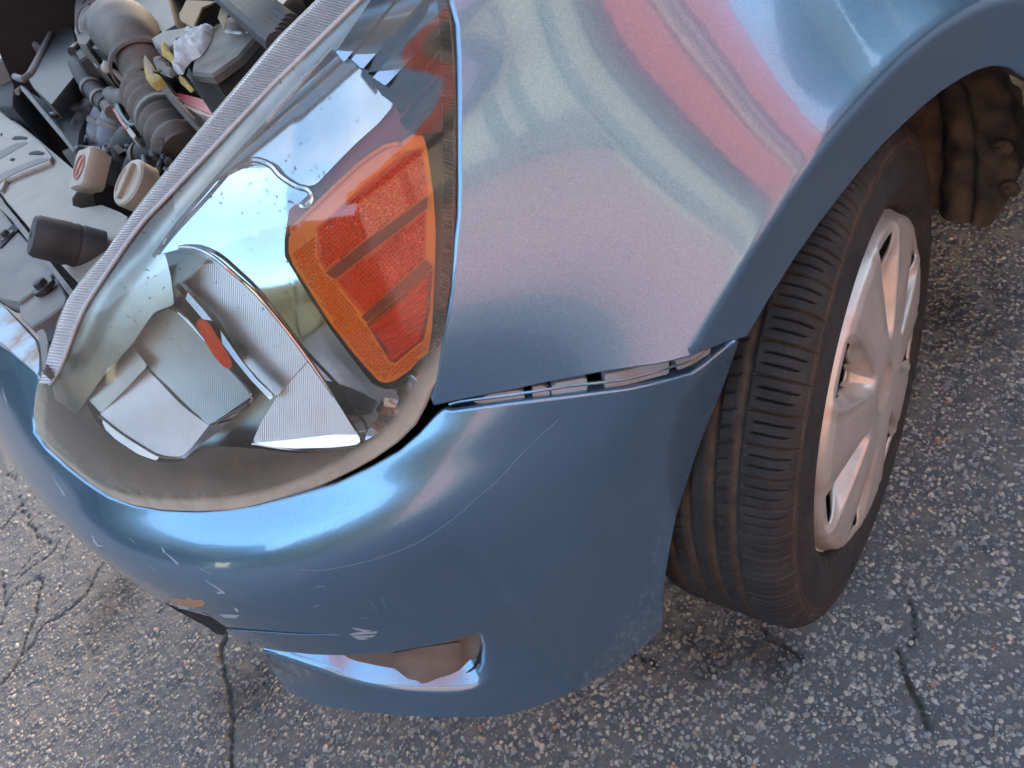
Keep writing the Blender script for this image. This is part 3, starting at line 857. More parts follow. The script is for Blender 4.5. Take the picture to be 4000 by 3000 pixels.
def Hd(px, py, d): return body_up.hit(px, py) + ray(px, py) * d
def inner(name, poly, fn, mat, step=22, back=0.012, parent=None, smooth=True):
    """plate inside the lamp: an outline filled with an even mesh, each point at fn(px, py), given a thickness"""
    P = resample(np.array(poly, float), step=step, closed=True)
    V2, F = cdt(P, step)
    X = np.array([fn(*q) for q in V2]); D = np.array([ray(*q) for q in V2])
    F = [f if np.dot(np.cross(X[f[1]] - X[f[0]], X[f[2]] - X[f[0]]), D[f[0]]) < 0 else f[::-1] for f in F]
    n = len(P)
    ring = X[:n]; rb = ring + D[:n] * back
    Vs = np.vstack([X, ring, rb]); b = len(X)
    Fs = list(F) + [(b + i, b + (i + 1) % n, b + n + (i + 1) % n, b + n + i) for i in range(n)]
    return mesh(name, Vs, Fs, mat, parent or headlight, smooth=smooth)
def plane_fn(anchor, nrm, bulge=0.0, c=None, r=300.0):
    a = np.asarray(anchor, float); nrm = np.asarray(nrm, float) / np.linalg.norm(nrm)
    def f(px, py):
        d = ray(px, py); t = ((a - CAM) @ nrm) / (d @ nrm); p = CAM + d * t
        if bulge: p = p + d * (bulge * (1 - min(1.0, ((px - c[0]) ** 2 + (py - c[1]) ** 2) / r ** 2)))
        return p
    return f
def cyl_fn(p1, n1, p2, n2):
    """cylinder along the car, through p1 and p2 with those normals (y-z plane)"""
    n1 = np.array(n1, float); n1 /= np.linalg.norm(n1); n2 = np.array(n2, float); n2 /= np.linalg.norm(n2)
    dp = (p2 - p1)[1:]; dn = n2 - n1
    R = max(0.03, (dp @ dn) / (dn @ dn)); c = ((p1[1:] - R * n1) + (p2[1:] - R * n2)) / 2
    def f(px, py):
        d = ray(px, py); o = CAM[1:] - c; q = d[1:]
        A = q @ q; B = 2 * (o @ q); Cc = o @ o - R * R; disc = B * B - 4 * A * Cc
        t = (-B - math.sqrt(max(disc, 0))) / (2 * A)
        return CAM + d * t
    return f

# chrome bezel round the bowls
def bezel_fn(px, py):
    return Hd(px, py, .026 + .012 * math.exp(-((px - 1000) ** 2 + (py - 800) ** 2) / 250 ** 2) + .010 * sstep(px + py, 2500, 3000))
BEZ = [(600,1000),(690,880),(840,715),(925,655),(1060,650),(1100,690),(1160,730),(1220,745),(1130,830),(1112,930),(1112,1000),(1195,1140),(1290,1285),
       (1380,1405),(1455,1500),(1500,1520),(1545,1520),(1560,1560),(1520,1650),(1470,1705),(1425,1735),(1400,1700),(1340,1600),(1290,1520),(1200,1390),(1110,1270),(1000,1140),(905,1055),(820,992),(740,962)]
inner('chrome_bezel', BEZ, bezel_fn, CHROME, 20)

# big rounded reflector bowl behind the steps
BOWLM = chrome('soft_silver_bowl', .30, (.60, .62, .64), dirt=.3)
BB = smooth_curve(np.array([(262,1500),(300,1380),(370,1250),(470,1130),(620,1010),(800,1010),(960,1130),(1120,1310),(1260,1500),(1380,1690),(1300,1750),(1100,1760),(900,1770),(720,1800),(560,1760),(420,1700),(310,1620)], float), 90, closed=True)
def bowl_fn(px, py):
    q = ((px - 760) / 620) ** 2 + ((py - 1400) / 470) ** 2
    return Hd(px, py, .062 + .026 * max(0.0, 1 - q))
inner('reflector_bowl', BB, bowl_fn, BOWLM, 20)
# bowl on the outer side, fluted
C1 = [(640,992),(690,972),(740,968),(820,1000),(905,1065),(1000,1150),(1110,1280),(1205,1405),(1080,1548),(1010,1480),(940,1400),(860,1255),(780,1165),(700,1090),(650,1040)]
C2 = [(1207,1408),(1290,1530),(1350,1625),(1412,1722),(1390,1738),(1300,1748),(1150,1752),(1060,1745),(985,1728),(1020,1650),(1082,1550)]
a1 = Hd(1150, 1450, .035)
inner('outer_bowl', C1, plane_fn(a1, (.56, .60, .57)), FLUTE, 20)
inner('outer_bowl_facet', C2, plane_fn(a1, (.44, .62, .66)), FLUTE, 20)
# thick bright lip of the bowl
def lip(name, pts, fn, r=.0016, mat=CHROME, off=0.0):
    P = smooth_curve(np.array(pts, float), 50); X = np.array([fn(*q) - ray(*q) * off for q in P])
    b = MB(); b.tube(X, r, 8); return b.build(name, mat, headlight)
lip('bowl_rim', [(700,966),(760,968),(830,1000),(905,1062),(1000,1147),(1110,1277),(1200,1397),(1290,1527),(1350,1622),(1414,1722),(1390,1742),(1300,1752),(1150,1757),(985,1733)], lambda x, y: Hd(x, y, .024))
# inner bowl: fluted wall, ledge and bright end faces
B1 = [(520,1343),(560,1290),(610,1230),(670,1200),(720,1235),(860,1395),(983,1548),(817,1662),(712,1579),(640,1500),(576,1426)]
a2 = Hd(780, 1450, .045)
fB = plane_fn(a2, (.66, .55, .51), .010, (760, 1440), 330)
inner('inner_bowl', B1, fB, FLUTE, 18)
A1 = [(388,1623),(480,1530),(572,1432),(640,1505),(720,1588),(824,1660),(747,1763),(700,1790),(624,1780),(560,1748),(470,1690)]
fA = plane_fn(Hd(610, 1620, .040), (.35, .65, .67))
inner('bowl_ledge', A1, fA, FLUTE, 18)
E1 = [(983,1548),(986,1562),(870,1672),(747,1768),(720,1795),(705,1788),(747,1750),(817,1660)]
inner('ledge_end_face', E1, plane_fn(Hd(850, 1670, .036), (.25, .62, .74)), CHROME, 14)
F1 = [(388,1623),(470,1688),(560,1746),(624,1780),(612,1800),(540,1775),(450,1715),(378,1645)]
inner('ledge_front_face', F1, plane_fn(Hd(500, 1720, .034), (.40, .60, .69)), CHROME, 12)
G1 = [(672,1085),(700,1105),(790,1205),(868,1300),(940,1405),(1005,1485),(1068,1545),(1055,1562),(985,1490),(915,1405),(845,1310),(765,1215),(690,1125)]
inner('bowl_divider', G1, plane_fn(Hd(870, 1330, .028), (.34, .64, .69)), CHROME, 14)
D1 = [(345,1560),(400,1480),(470,1400),(520,1350),(576,1430),(480,1530),(395,1615)]
inner('inner_bowl_end', D1, plane_fn(Hd(460, 1470, .05), (.55, .58, .60)), chrome('satin_bowl', .4, (.50, .45, .40)), 14)
for nm, pts, fn in (('inner_bowl_rim', [(572,1432),(640,1502),(720,1584),(822,1660)], fA), ('inner_bowl_rim', [(662,1200),(720,1240),(860,1398),(983,1548),(905,1615),(822,1662)], fB), ('ledge_rim', [(388,1623),(470,1688),(560,1746),(624,1780),(700,1788),(747,1763)], fA)):
    lip(nm, pts, fn, .0013)
# amber plate that paints in the orange reflection beside the divider
inner('orange_reflection_plate', smooth_curve(np.array([(768,1268),(788,1246),(815,1262),(855,1325),(905,1412),(898,1440),(872,1430),(825,1375)], float), 40, closed=True), lambda x, y: Hd(x, y, .026 - .003 * math.exp(-((x - 830 - .62 * (y - 1340)) / 22) ** 2)), AMB2, 9)
# lower skirt of the bezel
SK = [(150,1560),(200,1480),(330,1560),(378,1650),(450,1720),(540,1780),(624,1806),(720,1800),(800,1740),(980,1750),(1150,1770),(1300,1765),(1420,1745),(1500,1690),(1560,1600),(1610,1640),(1520,1730),(1400,1805),(1250,1870),(1100,1925),(940,1960),(760,1965),(560,1945),(420,1890),(300,1800),(200,1700)]
inner('lower_skirt', SK, lambda x, y: Hd(x, y, .030 + .012 * sstep(1850 - y, 0, 300)), dusty('grimy_shaded_lamp_skirt', (.07, .064, .056), (.17, .145, .11), .7, .5, 34), 22)  # dark tone holds the shadow at the housing bottom along with its dirt
ST = [(1655,1452),(1640,1500),(1580,1560),(1560,1620),(1530,1665),(1425,1722),(1432,1690),(1490,1610),(1500,1560),(1530,1520),(1590,1470)]
inner('chrome_tail', ST, plane_fn(Hd(1540, 1590, .022), (.30, .55, .78), .015, (1540, 1570), 120), CHROME, 12)
SATIN = chrome('satin_reflector', .28, (.66, .66, .63), dirt=.5)
inner('side_reflector', [(200,1500),(245,1420),(320,1240),(400,1095),(545,895),(670,762),(690,880),(600,1000),(645,990),(668,1085),(680,1190),(600,1220),(520,1340),(400,1475),(340,1560),(300,1620),(215,1560)], lambda x, y: Hd(x, y, .034), SATIN, 20)
inner('top_reflector', [(672,760),(850,565),(1000,405),(1150,255),(1290,118),(1400,10),(1520,-120),(1560,-120),(1448,0),(1312,203),(1290,190),(1150,350),(1000,520),(860,680),(690,880)], lambda x, y: Hd(x, y, .030), SATIN, 20)
# long upper reflector panel: bright plate with its turned rim
WP = [(1345,215),(1375,240),(1440,300),(1490,370),(1540,408),(1480,480),(1390,560),(1330,620),(1235,720),(1160,735),(1060,655),(930,660),(850,700),(1000,520),(1150,350),(1290,190)]
wpf = plane_fn(Hd(1280, 470, .030), (.24, .52, .82))
def wp_fn(px, py):
    p = wpf(px, py); h = body_up.hit(px, py); d = ray(px, py); t = (p - h) @ d
    return h + d * (.012 + .04 * sstep(t, -.05, .13))
inner('upper_plate', WP, wp_fn, CHROME, 18)
lip('plate_rim', [(925,655),(965,632),(1010,628),(1060,648),(1100,690),(1160,728),(1205,742),(1222,775),(1200,805),(1175,800)], lambda x, y: Hd(x, y, .020), .0026)
lip('plate_flange', [(600,1000),(690,880),(860,680),(1000,520),(1150,350),(1290,190)], lambda x, y: Hd(x, y, .024), .0016, CHROME)
FINS = [[(1312,203),(1448,0),(1540,-130),(1600,-130),(1542,0),(1344,244)], [(1372,232),(1556,0),(1620,-130),(1690,-130),(1651,0),(1416,271)], [(1436,289),(1665,0),(1700,-60),(1712,-40),(1718,110),(1506,335)],
        [(1488,372),(1530,338),(1718,128),(1721,185),(1545,398)], [(1545,405),(1722,202),(1722,270),(1562,455)], [(1560,470),(1722,290),(1724,350),(1590,515)], [(1595,522),(1724,372),(1726,440),(1650,530)]]
fm = chrome('amber_reflection_fin_chrome', .18, (.60, .26, .14), dirt=.3)  # reddish tint puts the reflected amber into the chrome colour
fmb = chrome('blue_reflection_fin_chrome', .10, (.36, .43, .52), dirt=.2)  # blue tint puts the reflected car body into the chrome colour
for k, f in enumerate(FINS):
    c = np.mean(np.array(f), 0)
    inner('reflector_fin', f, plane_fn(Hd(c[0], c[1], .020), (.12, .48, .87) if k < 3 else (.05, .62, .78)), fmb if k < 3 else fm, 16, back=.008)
RZ = [(1112,930),(1130,820),(1280,680),(1390,556),(1480,476),(1545,400),(1650,300),(1726,240),(1728,520),(1640,520),(1560,560),(1400,650),(1290,750),(1140,890)]
inner('amber_surround', RZ, lambda x, y: Hd(x, y, .034), AMB3, 22)

# amber turn-signal reflector
AMB_OUT = [(1136,895),(1289,748),(1393,650),(1497,578),(1560,560),(1600,532),(1633,502),(1655,535),(1668,580),(1692,750),(1703,908),(1698,1044),(1687,1292),(1674,1378),(1637,1405),(1601,1446),(1542,1487),(1506,1496),(1479,1489),(1452,1460),(1384,1383),(1289,1261),(1203,1125),(1145,1035),(1127,985),(1129,931)]
turn = inner('turn_signal_lens', AMB_OUT, lambda x, y: Hd(x, y, .020), AMB1, 14, back=.012)
def cells(name, poly, mat, depth, pitch, ang, hgt, kind='pyramid', stretch=1.0):
    """moulded prism cells: a relief of little pyramids (or ribs) over the outline"""
    P = resample(np.array(poly, float), step=10, closed=True)
    ca, sa = math.cos(ang), math.sin(ang)
    lo_, hi_ = P.min(0), P.max(0); L = np.hypot(*(hi_ - lo_)) / 2 + pitch; c0 = (lo_ + hi_) / 2
    V, F = [], []
    py_ = pitch * stretch
    for i_ in np.arange(-L, L, pitch):
        for j_ in np.arange(-L, L, py_):
            q = np.array([(i_, j_), (i_ + pitch, j_), (i_ + pitch, j_ + py_), (i_, j_ + py_)]) * .97
            q = np.stack([q[:, 0] * ca - q[:, 1] * sa, q[:, 0] * sa + q[:, 1] * ca], 1) + c0
            m_ = q.mean(0)
            if not inside(P, np.vstack([q, m_[None]])).all(): continue
            b = len(V)
            for x in q: V.append(Hd(x[0], x[1], depth))
            if kind == 'pyramid':
                V.append(Hd(m_[0], m_[1], depth - hgt))
                F += [(b, b + 1, b + 4), (b + 1, b + 2, b + 4), (b + 2, b + 3, b + 4), (b + 3, b, b + 4)]
            else:
                for e0, e1 in ((0, 3), (1, 2)):
                    m2 = (q[e0] + q[e1]) / 2; V.append(Hd(m2[0], m2[1], depth - hgt))
                F += [(b, b + 1, b + 5, b + 4), (b + 3, b + 4, b + 5, b + 2), (b, b + 4, b + 3), (b + 1, b + 2, b + 5)]
    return mesh(name, V, F, mat, headlight, smooth=False)
A_ = math.radians(-42)
P1 = [(1240,899),(1398,757),(1520,655),(1600,600),(1646,592),(1660,640),(1672,762),(1440,930),(1271,1060),(1240,1003)]
P2 = [(1312,1092),(1480,962),(1666,818),(1662,1008),(1530,1130),(1420,1232),(1350,1150)]
P3 = [(1432,1264),(1560,1160),(1690,1052),(1680,1200),(1656,1325),(1545,1418),(1525,1414)]
for nm, P in (('amber_panel', P1), ('amber_panel', P2)):
    inner(nm, P, lambda x, y: Hd(x, y, .0185), AMB2, 20, back=.004)
    cells('amber_prisms', P, AMB2, .0184, 15, A_, .0018)['kind'] = 'stuff'
inner('amber_panel', P3, lambda x, y: Hd(x, y, .0185), AMB3, 20, back=.004)
cells('amber_ribs', P3, AMB2, .0184, 17, math.radians(-38), .0022, 'rib', .8)['kind'] = 'stuff'
for P in ([(1271,1066),(1305,1092),(1480,957),(1668,815),(1670,768),(1440,933)], [(1412,1237),(1432,1260),(1692,1045),(1666,1012)]):
    inner('amber_divider', P, lambda x, y: Hd(x, y, .0165), AMB3, 16, back=.006)
LB = [(1134,985),(1240,900),(1238,1005),(1268,1066),(1310,1095),(1410,1240),(1520,1416),(1546,1424),(1655,1330),(1668,1370),(1600,1440),(1540,1480),(1506,1490),(1482,1482),(1456,1455),(1388,1378),(1293,1256),(1208,1120),(1150,1032)]
cells('amber_border_prisms', LB, AMB1, .0198, 13, math.radians(50), .0018)['kind'] = 'stuff'
TB = [(1140,905),(1292,758),(1396,660),(1498,588),(1590,560),(1590,600),(1500,655),(1398,745),(1240,890),(1140,975)]
cells('amber_top_ribs', TB, AMB1, .0198, 14, math.radians(-42), .0018, 'rib', 3.0)['kind'] = 'stuff'
lip('amber_edge', [(1136,895),(1289,748),(1393,650),(1497,576),(1560,560)], lambda x, y: Hd(x, y, .018), .0016, AMB1)
lip('amber_inner_edge', [(1240,899),(1398,755),(1520,652),(1600,598),(1646,590)], lambda x, y: Hd(x, y, .016), .0013, AMB2)

# ribbed clear flange along the top of the lens, serrated gasket on the fender side
def ribbed(name, outer, inn, n, h, mat, off_o, off_i):
    A = resample(smooth_curve(np.array(outer, float), 120), n=n * 2 + 1); B = resample(smooth_curve(np.array(inn, float), 120), n=n * 2 + 1)
    rows = []
    for k in range(n * 2 + 1):
        up = h if k % 2 else 0.0
        a_, b_ = Hd(*A[k], off_o), Hd(*B[k], off_i)
        d = ray(*B[k])
        mids = [a_ * (1 - s) + b_ * s - d * up * (1 if 0.05 < s < .95 else .2) for s in (0, .06, .5, .94, 1)]
        rows.append(mids)
    b = MB(); b.grid(np.array(rows)); return b.build(name, mat, headlight, smooth=False)
FO = [(151,1500),(199,1351),(262,1179),(371,1039),(475,899),(588,750),(790,504),(1000,255),(1090,149),(1244,0),(1430,-180)]
FI = [(196,1500),(240,1428),(316,1229),(400,1090),(542,886),(650,770),(850,558),(1060,335),(1150,248),(1393,9),(1560,-150)]
ribbed('lens_flange', FO, FI, 170, .0022, RIB, -.003, -.0015)
lip('flange_ridge', FI, lambda x, y: Hd(x, y, -.0015), .0016, RIB)
GO = [(1741,-60),(1764,181),(1771,452),(1770,746),(1764,1021),(1746,1179),(1719,1338),(1680,1500),(1600,1665),(1480,1765),(1370,1832)]
GI = [(1702,-60),(1722,181),(1728,452),(1732,746),(1728,1021),(1712,1179),(1690,1338),(1650,1470),(1570,1630),(1455,1740),(1350,1815)]
ribbed('lens_gasket', GO, GI, 150, .0014, GASK, .006, .008)
def vnoise(x, y, s, seed):
    r = np.random.default_rng(seed); g = r.random((256, 256))
    x = x * s; y = y * s; xi, yi = np.floor(x).astype(int), np.floor(y).astype(int); fx, fy = x - xi, y - yi
    fx = fx * fx * (3 - 2 * fx); fy = fy * fy * (3 - 2 * fy)
    gg = lambda a, b: g[a % 256, b % 256]
    return (gg(xi, yi) * (1 - fx) + gg(xi + 1, yi) * fx) * (1 - fy) + (gg(xi, yi + 1) * (1 - fx) + gg(xi + 1, yi + 1) * fx) * fy
# steel wheel and brake seen through the windows
mb = MB()
mb.lathe(w_c, w_ax, [(-.07,.200),(.048,.200),(.060,.196),(.052,.190),(.02,.182),(.018,.12),(.045,.09),(.050,.03),(.050,.001)], 64, cap=False)
mb.build('steel_rim', DARK, wheel)
mb = MB()
mb.lathe(w_c, w_ax, [(.012,.055),(.012,.135),(.020,.135),(.022,.132),(.022,.07),(.036,.068),(.036,.02)], 56)
mb.build('brake_disc', RUST, wheel)

# ------------------------------------------------------------------ wheel arch liner
th = np.linspace(0.9, 3.27, 130); yy = np.linspace(.50, .822, 110)
TH, YY = np.meshgrid(th, yy, indexing='ij')
TH = .9 + (TH - .9) * (1 - .16 * sstep(YY, .755, .822) ** 1.5)
wv = np.abs(np.sin((YY - .5) / .063 * math.pi + .35 * np.sin(TH * 2.0)))
rr = .386 + .022 * (1 - wv ** .9) * (1 - sstep(YY, .735, .75)) - .018 * sstep(YY, .792, .822)
rr += .0025 * np.sin(TH * 37 + YY * 60) * np.sin(YY * 143) + .003 * vnoise(TH * .4, YY, 60, 77)
PL = np.stack([rr * np.cos(TH), YY, AX_Z + rr * np.sin(TH)], -1)
mb = MB(); mb.grid(PL)
liner = mb.build('wheel_arch_liner', LINER, car, angle=80)
for (t, y) in ((2.88, .785), (3.06, .795)):
    c = np.array([.375 * math.cos(t), y, AX_Z + .375 * math.sin(t)]); nrm = -np.array([math.cos(t), 0, math.sin(t)])
    b = MB(); b.lathe(c - nrm * .004, nrm, [(0,.012),(.004,.012),(.005,.0105),(.006,.006),(.009,.0055),(.0095,.003)], 18)
    b.build('liner_clip', LINER, liner)
# inner wall of the wheel well
mb = MB(); r_ = np.linspace(.05, .46, 12); t_ = np.linspace(-.4, 3.5, 60)
mb.grid(np.stack([np.outer(r_, np.cos(t_)), np.full((12, 60), .50), AX_Z + np.outer(r_, np.sin(t_))], -1))
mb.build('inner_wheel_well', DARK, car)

# ------------------------------------------------------------------ ground
CRACKS = [([(890,2484),(868,2530),(868,2580),(880,2628),(905,2700),(912,2770),(928,2790),(905,2850),(900,2920),(905,3000),(915,3080)], .0042),
          ([(140,2250),(170,2265),(160,2330),(140,2400),(120,2455),(95,2520),(85,2560),(40,2630),(0,2680)], .0035),
          ([(140,2262),(60,2300),(20,2360)], .0026), ([(0,2440),(10,2400),(20,2300),(0,2230)], .0026),
          ([(380,2250),(330,2330),(240,2405),(180,2440),(145,2475),(130,2520),(95,2555)], .0032), ([(330,2330),(400,2200)], .0022),
          ([(85,1930),(80,1975),(110,2045),(135,2080),(200,2120)], .003), ([(80,1975),(20,2050),(0,2080)], .003), ([(200,2120),(130,2170),(60,2250)], .002),
          ([(0,1790),(30,1850),(60,1880)], .002), ([(230,2110),(200,2160),(130,2210),(80,2250)], .0024), ([(270,2130),(240,2190)], .0018),
          ([(3000,2460),(3030,2515),(3080,2520),(3150,2560)], .003), ([(3545,2360),(3570,2440),(3575,2490)], .0024), ([(3510,2560),(3545,2620),(3562,2700),(3590,2760),(3600,2790),(3625,2840)], .0035), ([(3575,2490),(3510,2560)], .0018),
          ([(2470,2560),(2560,2590)], .002), ([(3550,1530),(3580,1535)], .002)]
nf = lambda lo, hi, a, b, st: np.unique(np.concatenate([np.linspace(lo, a, 14), np.arange(a, b, st), np.linspace(b, hi, 14)]))
gx = nf(-60, 60, -.85, 1.34, .0056); gy = nf(-60, 60, -1.0, 1.25, .0056)
GX, GY = np.meshgrid(gx, gy, indexing='ij')
near = (np.abs(GX) < 3) & (np.abs(GY) < 3)
GZ = (.0016 * (vnoise(GX, GY, 120, 1) - .5) + .0022 * (vnoise(GX, GY, 55, 2) - .5)) * near
crack = np.zeros_like(GX); gz2 = np.zeros_like(GX)
CR3 = []
for k, (pts, wd) in enumerate(CRACKS):
    P = np.array([at_z(x, y, 0)[:2] for x, y in pts]); P = resample(P, step=.012)
    P += .007 * np.stack([vnoise(P[:, 0], P[:, 1], 40, 11 + k) - .5, vnoise(P[:, 0], P[:, 1], 40, 31 + k) - .5], 1) * 2
    CR3.append((P, wd))
    wd = wd * (.7 if pts[0][0] < 600 else 1.0)
    m_ = (GX > P[:, 0].min() - .03) & (GX < P[:, 0].max() + .03) & (GY > P[:, 1].min() - .03) & (GY < P[:, 1].max() + .03)
    q = np.stack([GX[m_], GY[m_]], 1); d = np.full(len(q), 9.0)
    for a_, b_ in zip(P[:-1], P[1:]):
        D = b_ - a_; t = np.clip(((q - a_) @ D) / (D @ D + 1e-12), 0, 1); d = np.minimum(d, np.linalg.norm(q - a_ - t[:, None] * D, axis=1))
    wv = wd * .8 * (.3 + 1.3 * vnoise(q[:, 0], q[:, 1], 70, 5))
    kx = 1 - sstep(d, wv * .6, wv * 1.5)
    crack[m_] = np.maximum(crack[m_], kx); gz2[m_] = np.maximum(gz2[m_], kx * .006)
GZ -= gz2
stain = np.zeros_like(GX)
for (px, py, r_) in ((430,2400,.07),(470,2300,.05),(960,2700,.06),(3750,1230,.09),(2750,2500,.06),(3000,2560,.04)):
    c = at_z(px, py, 0); stain = np.maximum(stain, np.exp(-(((GX - c[0]) ** 2 + (GY - c[1]) ** 2) / r_ ** 2)) * (.4 + 1.2 * vnoise(GX, GY, 35, 8)))
mbv = np.stack([GX, GY, GZ], -1).reshape(-1, 3)
n_, m_ = GX.shape
i = (np.arange(n_ - 1)[:, None] * m_ + np.arange(m_ - 1)[None]).ravel()
ground = mesh('ground', mbv, np.stack([i, i + m_, i + m_ + 1, i + 1], 1), ASPH, None, attrs={'crack': crack.ravel(), 'stain': np.clip(stain.ravel(), 0, 1)})
tag(ground, 'cracked dark asphalt with pale stones worn out of its surface', 'asphalt', kind='structure')

# pale and grey chippings standing out of the asphalt: one object, nobody could count them
ph_ = (1 + 5 ** .5) / 2
ico = np.array([(-1, ph_, 0), (1, ph_, 0), (-1, -ph_, 0), (1, -ph_, 0), (0, -1, ph_), (0, 1, ph_), (0, -1, -ph_), (0, 1, -ph_), (ph_, 0, -1), (ph_, 0, 1), (-ph_, 0, -1), (-ph_, 0, 1)]) / math.hypot(1, ph_)
icf = np.array([(0,11,5),(0,5,1),(0,1,7),(0,7,10),(0,10,11),(1,5,9),(5,11,4),(11,10,2),(10,7,6),(7,1,8),(3,9,4),(3,4,2),(3,2,6),(3,6,8),(3,8,9),(4,9,5),(2,4,11),(6,2,10),(8,6,7),(9,8,1)])
NS = 60000
px_ = np.stack([rng.uniform(-150, 4150, NS * 3), rng.uniform(500, 3120, NS * 3)], 1)
d = (np.stack([(px_[:, 0] - 2000) / F_PX, (px_[:, 1] - 1500) / F_PX, np.ones(len(px_))], 1)) @ ROT
tz = -CAM[2] / d[:, 2]; gp = CAM + d * tz[:, None]
ok = (tz > 0) & (tz < 3.0)
gp, tz = gp[ok], tz[ok]
keepp = rng.random(len(gp)) < np.clip((tz / 1.35) ** 2.2, 0, 1) * .75
# not inside cracks, not far under the car
under = (gp[:, 0] < .55) & (gp[:, 1] < .35) & (gp[:, 0] > -.4)
gp = gp[keepp & ~under]
for P, wd in CR3:
    dd = np.full(len(gp), 9.0)
    for a_, b_ in zip(P[:-1:2], P[2::2]):
        D = b_ - a_; t = np.clip(((gp[:, :2] - a_) @ D) / (D @ D + 1e-12), 0, 1); dd = np.minimum(dd, np.linalg.norm(gp[:, :2] - a_ - t[:, None] * D, axis=1))
    gp = gp[dd > wd * 1.3]
gp = gp[:52000]
nS = len(gp)
size = .0013 + .0026 * rng.random(nS) ** 2.2 + .0022 * (rng.random(nS) < .05) * rng.random(nS)
el = 1 + .8 * rng.random(nS) ** 2
ang_ = rng.uniform(0, math.pi, nS)
S = ico[None] * (1 + .5 * (rng.random((nS, 12, 1)) - .5))
S = S * np.stack([size * el, size, size * .62], 1)[:, None, :]
ca, sa = np.cos(ang_)[:, None], np.sin(ang_)[:, None]
X = S[..., 0] * ca - S[..., 1] * sa; Y = S[..., 0] * sa + S[..., 1] * ca
SV = np.stack([X + gp[:, :1], Y + gp[:, 1:2], S[..., 2] - (size * .12)[:, None]], -1)
tint = np.where(rng.random(nS)[:, None] < .46, np.array([.36, .315, .26]) * rng.uniform(.5, 1.25, (nS, 1)), np.array([.17, .17, .172]) * rng.uniform(.5, 1.5, (nS, 1)))
tint = np.where(rng.random(nS)[:, None] < .005, np.array([.34, .15, .07]), tint)
SF = (icf[None] + 12 * np.arange(nS)[:, None, None]).reshape(-1, 3)
for (px, py, r_) in ((430,2400,.07),(470,2300,.05),(960,2700,.06),(3750,1230,.09),(2750,2500,.06),(3000,2560,.04)):
    c = at_z(px, py, 0); sk = np.exp(-((gp[:, 0] - c[0]) ** 2 + (gp[:, 1] - c[1]) ** 2) / r_ ** 2) * (.4 + .9 * vnoise(gp[:, 0], gp[:, 1], 35, 8))
    tint = tint * (1 - .75 * np.clip(sk, 0, 1))[:, None]          # oil stains darken the stones too
colr = np.concatenate([np.repeat(tint, 12, 0), np.ones((nS * 12, 1))], 1)
chips = mesh('asphalt_aggregate', SV.reshape(-1, 3), SF, STONE, None, smooth=False, colors=colr)
tag(chips, 'pale tan and grey stone chips set all over the asphalt', 'gravel', kind='stuff')

# ------------------------------------------------------------------ seam between fender and bumper, fog lamp recess
def rusty(name, base, rust, amt=.7):
    m = M_(name); n = m.noise(26, 6, .65)
    m.base(m.mix(m.math('MULTIPLY', m.ramp(n, [(.42, 0.0), (.62, 1.0)]), amt), base, rust)).set(Roughness=.5)
    m.bump(m.noise(220, 4), .15, .001); return m.m
RBLUE = rusty('dirty_blue_paint', (.27, .32, .36), (.25, .195, .14), .9)
SEAM = [(1735,1598),(1770,1566),(1904,1540),(2000,1522),(2122,1495),(2362,1450),(2560,1422),(2640,1405),(2723,1382),(2836,1336),(2870,1334),(2800,1390),(2723,1436),(2633,1472),(2452,1519),(2226,1548),(2000,1580),(1770,1612)]
patch('seam_backing', body_bm, body_bm.uvs(resample(np.array(SEAM, float), step=16)), .012, DARK, bumper, off=-.030, rim=.001, ret=.001)
LEDGE = [[(1850,1580),(1905,1556),(2000,1543),(2040,1541),(2046,1570),(1960,1585)], [(2086,1528),(2120,1524),(2145,1536),(2148,1560),(2088,1566)], [(2162,1530),(2180,1514),(2295,1494),(2298,1520),(2295,1542),(2165,1558)],
         [(2375,1482),(2440,1468),(2560,1440),(2566,1415),(2610,1403),(2626,1424),(2626,1472),(2500,1504),(2378,1530)], [(2666,1440),(2660,1420),(2723,1398),(2790,1368),(2790,1392),(2723,1434),(2668,1456)]]
for L in LEDGE:
    patch('seam_clip_strip', body_bm, body_bm.uvs(resample(np.array(L, float), step=9, closed=True)), .008, RBLUE, bumper, off=-.005, rim=.0012, ret=.008)
def bumper_line(name, pts, r, mat, off, n=90):
    P = smooth_curve(np.array(pts, float), n); uv = body_bm.uvs(P); X = body_bm.eval(uv[:, 0], uv[:, 1]) + body_bm.normal(uv[:, 0], uv[:, 1]) * off
    b = MB(); b.tube(X, r, 8); return b.build(name, mat, bumper)
bumper_line('seam_flange', [(1745,1588),(1800,1576),(2000,1554),(2226,1523),(2452,1496),(2633,1449),(2723,1414),(2800,1360)], .0016, PAINT, -.006)

# floor of the fog lamp recess
uvp = body_bm.uvs(pb); Rp = body_bm.eval(uvp[:, 0], uvp[:, 1]); Np = body_bm.normal(uvp[:, 0], uvp[:, 1])
kmap = {k: i for i, k in enumerate(binfo['keep'])}
idx = [kmap[k] for k in range(n_pb0, n_pb1 - 5) if k in kmap and kmap[k] < len(binfo['ring'])]
E0 = binfo['mid'][idx]; Nn = binfo['N'][idx].copy(); Nn[:, 2] = 0; Nn /= np.linalg.norm(Nn, axis=1)[:, None]
rows = [E0, E0 - Nn * .010 + [0, 0, .007], E0 - Nn * .030 + [0, 0, .024], E0 - Nn * .060 + [0, 0, .050], E0 - Nn * .10 + [0, 0, .085]]
b = MB(); b.grid(np.array(rows)); b.build('fog_recess_floor', PAINT, bumper, angle=80)
def Hb(px, py, d): return body_bm.hit(px, py) + ray(px, py) * d
